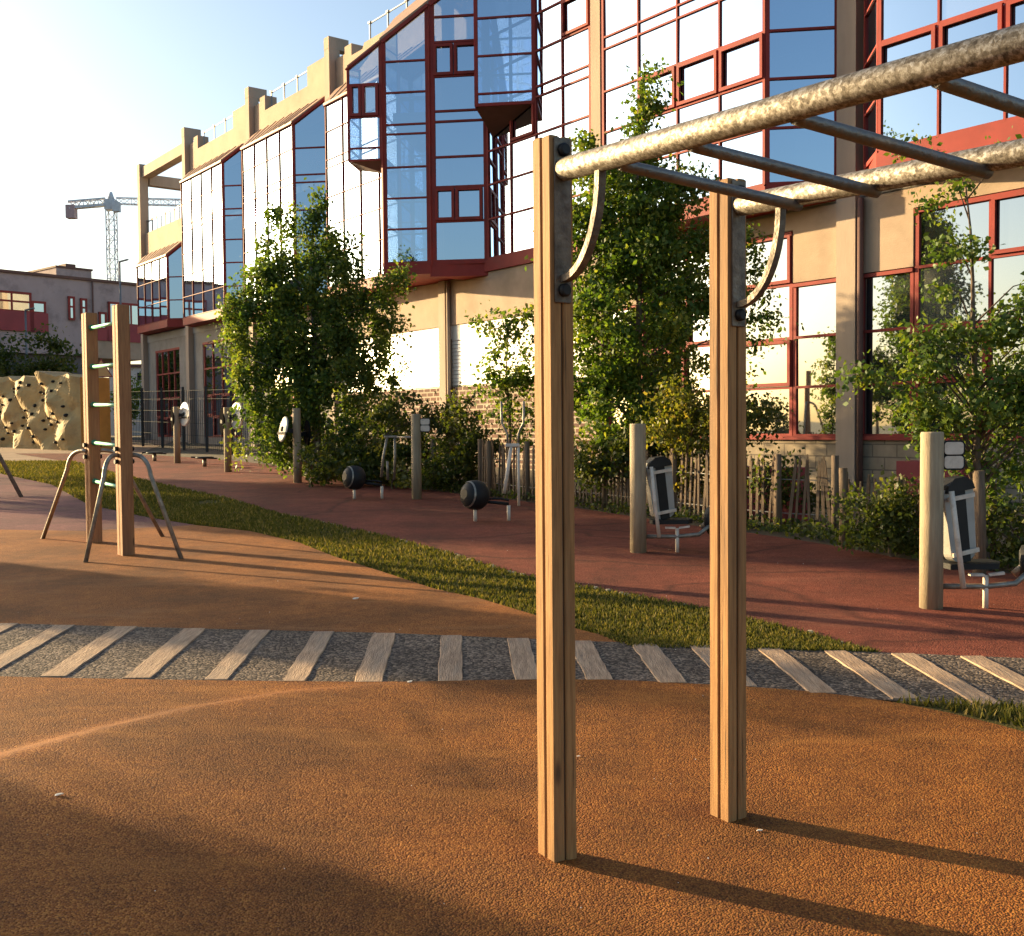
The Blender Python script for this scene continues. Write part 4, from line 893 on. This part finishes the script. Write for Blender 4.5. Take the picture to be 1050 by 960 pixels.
def lattice(mb, a, b, w, n, r=.06, up=Vector((0, 1, 0))):
    a = Vector(a); b = Vector(b); d = (b - a).normalized(); x = d.cross(up).normalized(); y = x.cross(d)
    cs = [x * sx * w / 2 + y * sy * w / 2 for sx, sy in ((-1, -1), (1, -1), (1, 1), (-1, 1))]
    for c in cs: mb.bar(a + c, b + c, r * 1.6, r * 1.6)
    for k in range(n):
        p = a + (b - a) * k / n; q = a + (b - a) * (k + 1) / n
        for i in range(4):
            c0, c1 = cs[i], cs[(i + 1) % 4]; mb.bar(p + c0, p + c1, r, r); mb.bar(p + (c0 if k % 2 else c1), q + (c1 if k % 2 else c0), r, r)
CX, CY = -46.4, 126.0
cr = empty('tower_crane', (CX, CY, 0), 0, 'pale tower crane with lattice mast standing far behind the buildings', 'crane')
mb = MB(); lattice(mb, (0, 0, 0), (0, 0, 27.2), .95, 24, .06); mb.build('mast', 'crane', cr)
mb = MB(); mb.box(-.6, .6, -.6, .6, 27.2, 28.4); mb.box(.5, 1.2, -1.0, -.2, 26.9, 28.0); mb.tube([(0, 0, 28.4), (0, 0, 29.3)], [.45, .15], 8); mb.build('slewing_cab', 'crane', cr)
jd = Vector((.94, .34, 0)).normalized()
mb = MB(); lattice(mb, jd * .6 + Vector((0, 0, 28.3)), jd * 17 + Vector((0, 0, 28.9)), .7, 20, .055, Vector((0, 0, 1))); mb.build('jib', 'crane', cr)
mb = MB(); lattice(mb, -jd * .6 + Vector((0, 0, 28.1)), -jd * 4.6 + Vector((0, 0, 27.5)), .8, 5, .09, Vector((0, 0, 1))); mb.bar(-jd * .6 + Vector((0, 0, 27.8)), -jd * 4.6 + Vector((0, 0, 27.2)), .6, .3); mb.build('counter_jib', 'crane', cr)
mb = MB(); c = -jd * 4.3 + Vector((0, 0, 27.3)); mb.box(c.x - .5, c.x + .5, c.y - .5, c.y + .5, 26.0, 27.5); mb.build('counterweight', 'crane_red', cr)
for px, py, h, lab in ((-23.4, 52.0, 6.2, 'thin grey lamp pole in front of the mauve building above the climbing wall'), (-20.0, 55.3, 9.0, 'thin dark pole on the mauve building close to the glass bays')):
    r = empty('lamp_pole', (px, py, G(0, 50)), 0, lab, 'pole')
    mb = MB(); mb.tube([(0, 0, 0), (0, 0, h)], [.07, .045], 10); mb.build('shaft', 'cable', r)
    mb = MB(); mb.bar((0, 0, h), (.5, -.2, h + .08), .12, .06); mb.build('lamp_head', 'cable', r)
ws = empty('warning_sign', (-15.6, 41.0, G(0, 41)), R_(6), 'orange triangular warning sign glimpsed between the ladder frame posts', 'sign')
mb = MB(); mb.tube([(0, 0, 0), (0, 0, 3.1)], .04, 10); mb.build('pole', 'cable', ws)
mb = MB(); mb.prism([(-.42, 2.55), (.42, 2.55), (0, 3.27)], -.06, -.045, 'redpanel', lambda u, v, w: (u, w, v)); mb.prism([(-.36, 2.59), (.36, 2.59), (0, 3.2)], -.067, -.062, 'signface', lambda u, v, w: (u, w, v)); mb.build('plate', 'signface', ws)

# ------------------------------------------------------------------ fences
def paling(name, pts, h, label, lean=0.04, step=.085, m='stake', tall=False, seed=1):
    r0 = random.Random(seed); x, y = pts[0]
    root = empty(name, (x, y, G(x, y)), 0, label, 'fence', 'chestnut paling fences along the planting bed'); o = Vector(root.location)
    mb = MB(); posts = []
    for a, b in zip(pts, pts[1:]):
        l = math.hypot(b[0] - a[0], b[1] - a[1]); n = int(l / step); d = Vector((b[0] - a[0], b[1] - a[1], 0)).normalized()
        posts.append(a)
        for k in range(n):
            f = (k + .5) / n; p = Vector((a[0] + (b[0] - a[0]) * f, a[1] + (b[1] - a[1]) * f, 0)); p.z = G(p.x, p.y); p -= o
            hh = h * r0.uniform(.92, 1.06); w = r0.uniform(.028, .042); t = p + d * r0.gauss(.03, lean) + Vector((0, 0, hh)); e = t + Vector((0, 0, .06))
            mb.bar(p, t, w, .022, d.cross(Vector((0, 0, 1))), m); mb.bar(t, e, w * .5, .016, d.cross(Vector((0, 0, 1))), m)
        for z in (.25, .75): mb.bar(Vector((a[0], a[1], G(*a) + h * z)) - o, Vector((b[0], b[1], G(*b) + h * z)) - o, .01, .01, m='cable')
    mb.build('pale_panel', m, root)
    for q in posts + [pts[-1]]:
        mb = MB(); p = Vector((q[0], q[1], G(*q))) - o; mb.tube([p + Vector((0, 0, -.1)), p + Vector((0, 0, h * 1.12))], .045, 10); mb.build('post', m, root)
    return root
paling('paling_fence', [(-.55, 18.7), (.25, 17.6), (1.4, 16.2), (2.25, 14.9), (2.75, 14.2)], .86, 'chestnut paling fence run behind the drum seat machine and monkey bar posts', seed=2)
paling('paling_fence', [(2.75, 14.2), (3.35, 13.5), (3.95, 13.1)], .85, 'leaning dark paling fence in front of the block wall right of the monkey bars', .06, .085, seed=3)
paling('paling_fence', [(3.75, 12.1), (4.15, 11.5), (4.75, 10.6)], .72, 'short paling fence behind the low bush at the right', .05, .11, seed=4)
paling('paling_fence', [(-6.6, 29.0), (-4.6, 25.6), (-3.4, 23.4)], 1.0, 'dark paling fence under the birch behind the disc exercisers', .03, .1, seed=5)
for x, y, h, r, lab in ((3.70, 11.95, .88, .055, 'sunlit wooden fence post standing alone at the end of the gap in the fence'), (4.36, 9.98, .98, .06, 'round wooden tree stake right of the nearer leg press machine'), (-4.72, 24.6, 1.0, .13, 'short pale log stump standing beside the nearest disc exerciser'),
                        (-3.76, 24.2, 1.2, .045, 'thin wooden stake in the bed left of the A frame machine'), (-1.45, 20.0, .93, .06, 'thin wooden stake in the bed right of the signed post'), (-.38, 18.3, .95, .055, 'weathered stake at the left end of the paling fence')):
    mb = MB(); mb.tube([(0, 0, -.1), (random.uniform(-.02, .02), 0, h * .5), (random.uniform(-.03, .03), 0, h)], [r, r * .95, r * .85], 10)
    o = mb.build('stake', 'stake' if r < .1 else 'log'); o.location = (x, y, G(x, y)); tag(o, lab, 'stake')
# welded mesh fence in front of the far bays
mf = empty('mesh_fence', (-14.5, 40.2, G(0, 40)), 0, 'dark welded mesh fence in front of the shaded far end of the building', 'fence')
mo = Vector(mf.location); pa, pb = Vector((-14.6, 40.5, 0)), Vector((-6.2, 30.0, 0)); d = (pb - pa); n = 7
mb = MB()
for k in range(85):
    p = pa + d * (k / 84); z = G(p.x, p.y); mb.bar(Vector((p.x, p.y, z + .05)) - mo, Vector((p.x, p.y, z + 2.0)) - mo, .012, .012)
for zz in (.1, .5, .9, 1.3, 1.7, 1.98): mb.bar(Vector((pa.x, pa.y, G(*pa.xy) + zz)) - mo, Vector((pb.x, pb.y, G(*pb.xy) + zz)) - mo, .012, .012)
mb.build('mesh_panel', 'fence_paint', mf)
for k in range(n + 1):
    p = pa + d * (k / n); z = G(p.x, p.y); mb = MB(); mb.bar(Vector((p.x, p.y, z - .1)) - mo, Vector((p.x, p.y, z + 2.1)) - mo, .07, .07); mb.build('post', 'fence_paint', mf)
mb = MB(); mb.box(-.45, .45, -.2, .2, 0, .72); r = empty('meter_cabinet', (3.55, 14.6, G(0, 14.6)), BR + math.pi, 'dark red utility cabinet against the block wall behind the paling fence', 'cabinet'); mb.build('housing', 'redpanel', r)
mb = MB(); mb.tube([(.1, .2, .58), (.1, .225, .58)], .02, 8); mb.tube([(.1, .2, .46), (.1, .225, .46)], .02, 8); mb.build('lock', 'cream', r)
r = empty('meter_cabinet', (6.55, 16.5, G(0, 16.5) - .15), BR + math.pi, 'bright red louvred cabinet on the block wall behind the right machine', 'cabinet')
mb = MB(); mb.box(-.55, .55, -.25, .2, 0, .8)
for k in range(6): mb.box(-.5, .5, .2, .215, .12 + k * .11, .18 + k * .11)
mb.build('housing', 'redpanel', r)

# ------------------------------------------------------------------ foliage
def leaf_mesh(name, cen, size, m, parent, r, droop=.4, cv=0.0):
    n = len(cen); cen = np.array(cen)
    d = r.normal(size=(n, 3)); d[:, 2] -= droop; d /= np.linalg.norm(d, axis=1)[:, None]
    q = r.normal(size=(n, 3)); w = np.cross(d, q); w /= np.linalg.norm(w, axis=1)[:, None]; nn = np.cross(d, w)
    s = size * r.uniform(.45, 1.35, size=(n, 1))
    a = cen; b = cen + d * s * .5 + w * s * .33 + nn * s * .08; c = cen + d * s; e = cen + d * s * .5 - w * s * .33 + nn * s * .08
    V = np.stack([a, b, c, e], 1).reshape(-1, 3); F = np.arange(n * 4).reshape(n, 4)
    me = bpy.data.meshes.new(name); me.vertices.add(n * 4); me.vertices.foreach_set('co', V.ravel())
    me.loops.add(n * 4); me.loops.foreach_set('vertex_index', F.ravel()); me.polygons.add(n)
    me.polygons.foreach_set('loop_start', np.arange(0, n * 4, 4)); me.polygons.foreach_set('loop_total', np.full(n, 4))
    me.update(calc_edges=True); me.validate()
    set_var(me, np.clip(r.normal(.52, .2, n) + cv, 0, 1)); me.materials.append(M[m])
    o = bpy.data.objects.new(name, me); COL.objects.link(o); o.parent = parent; return o
def tree(name, label, base, blobs, size, m, bark, seed, trunk_r, trunk_h, cat='tree', group=None, ncl=(90, 100), spread=.13, hang=0.0, limbs=26):
    """blobs: (dx, dy, z, rx, ry, rz, leaves) relative to the base; leaves gather in clumps on twigs"""
    r = np.random.default_rng(seed); root = empty(name, (base[0], base[1], G(*base)), 0, label, cat, group)
    cen = []; tips = []; cv = []
    for dx, dy, z, rx, ry, rz, nl in blobs:
        k = max(4, int(1.12 * nl) // ncl[1]); 
        for _ in range(k):
            v = r.normal(size=3); v /= np.linalg.norm(v); v *= r.uniform(.35, 1.08) ** .6
            c = np.array([dx + v[0] * rx, dy + v[1] * ry, max(.12, z + v[2] * rz)]); tips.append(c)
            sp = spread * r.uniform(.45, 1.35); nn = int(ncl[1] * r.uniform(.3, 1.7))
            off = r.normal(size=(nn, 3)) * np.array([sp, sp, sp * .8])
            if hang: off[:, 2] -= np.abs(r.normal(size=nn)) * hang
            p = c + off; p = p[p[:, 2] > .05]; cen.append(p); cv.append(np.full(len(p), r.normal(0, .16)))
    cen = np.concatenate(cen)
    leaf_mesh('crown', cen, size, m, root, r, cv=np.concatenate(cv))
    mb = MB()
    tr = random.Random(seed); top = sorted(b_[2] for b_ in blobs)[int(len(blobs) * .85)]
    tp = []; 
    for k in range(9):
        f = k / 8; tp.append(Vector((tr.gauss(0, .02) + blobs[0][0] * f * .6, tr.gauss(0, .02) + blobs[0][1] * f * .6, -.1 + (top + .1) * f)))
    mb.tube(tp, [trunk_r * (1 - .88 * k / 8) for k in range(9)], 10)
    idx = r.choice(len(tips), min(limbs, len(tips)), replace=False)
    for i in idx:
        c = Vector(tips[i]); hh = max(.15, min(c.z - .35 * abs(c.x) - .25, top * .95)); f = (hh + .1) / (top + .1) * 8; k = int(min(7, f)); st = tp[k].lerp(tp[k + 1], f - k)
        mid = st.lerp(c, .55) + Vector((0, 0, .12)); rr = max(.008, trunk_r * (.34 - .2 * hh / top))
        mb.tube([st, mid, c], [rr, rr * .6, rr * .22], 6)
    mb.build('trunk', bark, root); return root
# birch at left, depth about 21 m
def px_blobs(base, lst):
    """each: (picture x, picture y, half width, half height in px, leaves) at the tree's own distance"""
    Y = base[1]; s = Y / 1100.; out = []
    for x, y, rx, rz, n in lst:
        X = (x - 525) * s - 0.0087 * 0; Z = 1.6 + (437.5 - y + (x - 525) * .0087) * s
        out.append((X - base[0], random.uniform(-.25, .25) * rx * s, Z - G(*base), rx * s, rx * s * .8, rz * s, n))
    return out
b0 = (-4.1, 22.7)
tree('birch_tree', 'bushy drooping birch in front of the glass bays left of centre', b0, px_blobs(b0, [(318, 245, 34, 30, 2300), (300, 212, 22, 22, 700), (331, 205, 8, 22, 260), (285, 282, 36, 34, 2600), (345, 285, 40, 36, 3000), (268, 330, 34, 30, 2200), (315, 335, 50, 46, 5200), (372, 330, 42, 36, 3000), (398, 290, 24, 16, 600), (412, 276, 10, 8, 120), (240, 345, 16, 16, 500), (290, 385, 46, 40, 4000), (350, 395, 54, 44, 4800), (395, 372, 26, 26, 1100), (330, 440, 52, 32, 3600), (275, 418, 30, 26, 1300), (262, 372, 24, 36, 1300), (385, 430, 36, 30, 1700), (246, 310, 10, 14, 180), (275, 262, 26, 24, 1100), (255, 300, 24, 22, 900), (300, 300, 50, 40, 3200), (350, 250, 22, 24, 800), (285, 445, 36, 26, 1500), (345, 345, 60, 50, 2600)]), .092, 'leaf_birch', 'birchbark', 21, .11, 6, hang=.24, spread=.11, limbs=44)
b1 = (1.95, 16.6)
tree('alder_tree', 'tall dense green tree rising behind the monkey bars in front of glass', b1, px_blobs(b1, [(655, 330, 72, 105, 10500), (640, 420, 76, 55, 5200), (645, 235, 55, 62, 5200), (620, 190, 34, 40, 1500), (660, 150, 18, 36, 800), (665, 105, 8, 24, 230), (690, 200, 36, 36, 1500), (745, 330, 34, 90, 2300), (770, 255, 16, 30, 500), (585, 270, 22, 70, 1700), (590, 380, 28, 60, 1900), (600, 150, 12, 18, 200), (785, 330, 14, 20, 260), (655, 450, 60, 36, 3200), (680, 290, 60, 60, 3600), (625, 235, 40, 40, 1700), (695, 245, 36, 36, 1500), (600, 320, 26, 50, 1300), (650, 185, 32, 34, 1500), (655, 265, 62, 44, 2600), (600, 225, 22, 26, 600), (668, 130, 10, 26, 320)]), .08, 'leaf_alder', 'bark', 22, .09, 6, limbs=40)
b2 = (4.55, 10.35)
tree('young_tree', 'leafy young tree at the right edge reaching across the red framed windows', b2, px_blobs(b2, [(978, 262, 26, 16, 330), (1005, 345, 42, 16, 640), (948, 350, 24, 14, 330), (1020, 395, 48, 20, 1100), (940, 378, 34, 12, 480), (890, 385, 26, 9, 230), (872, 398, 10, 14, 90), (985, 425, 60, 16, 1000), (1045, 350, 36, 40, 900), (958, 215, 24, 8, 120), (922, 148, 20, 10, 110), (945, 165, 14, 8, 60), (985, 195, 24, 6, 80), (1040, 160, 20, 5, 50), (1050, 440, 44, 50, 1300), (950, 445, 26, 24, 380), (1080, 380, 40, 100, 1300), (995, 470, 36, 16, 420), (1030, 500, 30, 24, 420), (960, 305, 16, 8, 140), (930, 410, 24, 14, 240)]), .062, 'leaf_right', 'bark', 23, .05, 4, ncl=(22, 24), spread=.075, hang=.06, limbs=70)
b3 = (-.05, 18.2)
tree('sapling', 'slender pale green sapling left of the nearest monkey bar post before white boards', b3, px_blobs(b3, [(522, 370, 26, 40, 1100), (512, 330, 22, 14, 320), (535, 420, 18, 44, 700), (505, 415, 18, 30, 420), (545, 330, 10, 18, 200)]), .085, 'leaf_alder', 'bark', 24, .035, 3, ncl=(30, 30), spread=.10, limbs=24)
# shrubs
def shrub(name, label, base, lst, size, m, seed, group='shrubs in the planting bed'): 
    return tree(name, label, base, px_blobs(base, lst), size, m, 'bark', seed, .03, 1, 'shrub', group, ncl=(60, 70), spread=.11, limbs=14)
shrub('shrub', 'dark rounded shrub under the birch right side behind the A frame machine', (-1.75, 20.6), [(350, 470, 40, 24, 1700), (405, 450, 46, 46, 3200), (450, 455, 34, 50, 2400), (380, 480, 34, 22, 1300)], .09, 'leaf_shrub', 31)
shrub('shrub', 'dark dense shrub between the signed post and the paling fence', (-1.0, 19.4), [(470, 450, 34, 46, 2300), (492, 470, 22, 34, 1100), (440, 488, 30, 14, 700)], .085, 'leaf_shrub', 32)
shrub('shrub', 'sunlit golden green shrub between the two tall monkey bar posts', (2.65, 14.9), [(690, 435, 30, 36, 1900), (715, 470, 34, 40, 1500), (745, 440, 40, 28, 1900), (775, 430, 22, 16, 600)], .07, 'leaf_gold', 33)
shrub('shrub', 'low spreading bush in front of the short paling fence at right', (3.95, 11.2), [(905, 545, 34, 22, 1500), (930, 530, 24, 24, 900), (885, 530, 22, 16, 350), (940, 555, 20, 16, 500)], .055, 'leaf_shrub', 34)
shrub('shrub', 'low dark bush at the foot of the birch beside the log stump', (-4.2, 23.2), [(325, 465, 26, 26, 1400), (345, 475, 24, 20, 900)], .09, 'leaf_shrub', 35)
shrub('shrub', 'shaded bush against the block wall behind the nearer leg press machine', (5.1, 10.4), [(1030, 560, 32, 30, 1100), (1055, 545, 26, 30, 700)], .06, 'leaf_shrub', 36)
shrub('shrub', 'small golden tuft of stems between the A frame machine legs', (-2.25, 20.0), [(405, 484, 16, 12, 420)], .08, 'leaf_gold', 37)
shrub('shrub', 'dark undergrowth below the tall tree behind the first leg press machine', (1.9, 15.9), [(640, 470, 50, 26, 2300), (600, 475, 24, 24, 700), (690, 495, 34, 22, 900)], .075, 'leaf_shrub', 38)
shrub('shrub', 'trailing dark creeper over the leaning fence right of the monkey bars', (3.2, 14.0), [(790, 500, 40, 22, 1300), (835, 515, 26, 16, 500)], .06, 'leaf_shrub', 39)
b = (-17.6, 49)
tree('small_tree', 'small bright green tree beyond the ladder frame beside the far building', b, px_blobs(b, [(136, 402, 14, 20, 900)]), .16, 'leaf_alder', 'bark', 41, .08, 2, spread=.25, limbs=10)
b = (-24.5, 50)
tree('hedge', 'large dark evergreen hedge behind the climbing wall', b, px_blobs(b, [(-20, 372, 40, 30, 2600), (22, 370, 34, 30, 2600), (52, 362, 20, 30, 1400), (40, 395, 40, 26, 1500)]), .2, 'leaf_shrub', 'bark', 42, .1, 3, 'hedge', None, spread=.3, limbs=10)
# row of trees along the left side, west of the play area
for (x, y, h, cr_, seed, lab) in ((-14.9, 10.75, 3.4, .5, 61, 'small round tree outside the left edge beside the orange rubber'), (-16.7, 16.5, 4.0, 1.0, 62, 'round tree outside the left edge beside the purple rubber'),
                          (-21.5, 25.8, 6.0, 1.7, 63, 'spreading tree outside the left edge level with the grass verge'), (-24.5, 31.0, 6.4, 1.6, 64, 'tall tree outside the left edge near the climbing wall')):
    tree('park_tree', lab, (x, y), [(0, 0, h - cr_, cr_, cr_, cr_ * .9, int(4200 * cr_ ** 1.3)), (cr_ * .5, -.2, h - cr_ * 1.5, cr_ * .7, cr_ * .8, cr_ * .5, int(1500 * cr_))], .14, 'leaf_shrub', 'bark', seed, .09, 2, group='trees along the left side of the play area', ncl=(60, 60), spread=.2)
# creeping ground cover along the bed
vs = []; r = np.random.default_rng(50); cen = []
for a, b in zip(RFAR[4:-2], RFAR[5:-1]):
    l = math.hypot(b[0] - a[0], b[1] - a[1])
    for _ in range(int(l * 420)):
        f = r.random(); wdt = abs(r.normal()) * .5 + .02; x = a[0] + (b[0] - a[0]) * f + wdt * .8; y = a[1] + (b[1] - a[1]) * f + wdt * .75
        cen.append((x, y, G(x, y) + .02 + abs(r.normal()) * .07))
o = leaf_mesh('ground_cover', cen, .065, 'leaf_shrub', None, r, .1); tag(o, 'ivy and weeds creeping along the foot of the planting bed', 'ground cover', kind='stuff')

# ------------------------------------------------------------------ sky, sun, camera
AZ = math.atan2(-0.87, 0.49)          # bearing of the sun from +Y, towards -X
EL = R_(11.0)
w = bpy.data.worlds.new('World'); sc.world = w; w.use_nodes = True
wt = w.node_tree; wt.nodes.clear()
wo = wt.nodes.new('ShaderNodeOutputWorld'); bg = wt.nodes.new('ShaderNodeBackground'); sk = wt.nodes.new('ShaderNodeTexSky')
sk.sky_type = 'NISHITA'; sk.sun_disc = False; sk.sun_elevation = EL; sk.sun_rotation = AZ
sk.air_density = 1.0; sk.dust_density = 2.1; sk.ozone_density = 1.6
bg.inputs[1].default_value = 0.10
wt.links.new(sk.outputs[0], bg.inputs[0]); wt.links.new(bg.outputs[0], wo.inputs[0])
sl = bpy.data.lights.new('Sun', 'SUN'); sl.energy = 5.0; sl.angle = R_(0.53); sl.color = (1.0, 0.75, 0.40)
so = bpy.data.objects.new('Sun', sl); COL.objects.link(so)
sd = Vector((math.sin(AZ) * math.cos(EL), math.cos(AZ) * math.cos(EL), math.sin(EL)))
so.rotation_euler = sd.to_track_quat('Z', 'Y').to_euler(); so.location = (-30, 20, 20)

cam = bpy.data.cameras.new('Camera'); co = bpy.data.objects.new('Camera', cam); COL.objects.link(co)
cam.sensor_width = 36; cam.sensor_fit = 'HORIZONTAL'; cam.lens = 36 * 1100 / 1050; cam.clip_end = 3000
p = R_(2.2); rho = R_(0.5)
Fw = Vector((0, math.cos(p), -math.sin(p))); R0 = Vector((1, 0, 0)); U0 = R0.cross(Fw)
Uu = U0 * math.cos(rho) + R0 * math.sin(rho); Rr = R0 * math.cos(rho) - U0 * math.sin(rho)
co.matrix_world = Matrix(((Rr.x, Uu.x, -Fw.x, 0), (Rr.y, Uu.y, -Fw.y, 0), (Rr.z, Uu.z, -Fw.z, 1.6), (0, 0, 0, 1)))
sc.camera = co
sc.view_settings.view_transform = 'Standard'; sc.view_settings.look = 'None'; sc.view_settings.gamma = 1.0; sc.view_settings.exposure = 1.52
sc.render.engine = 'CYCLES'; sc.cycles.caustics_reflective = False; sc.cycles.caustics_refractive = False; sc.cycles.max_bounces = 6
sc.cycles.use_denoising = True
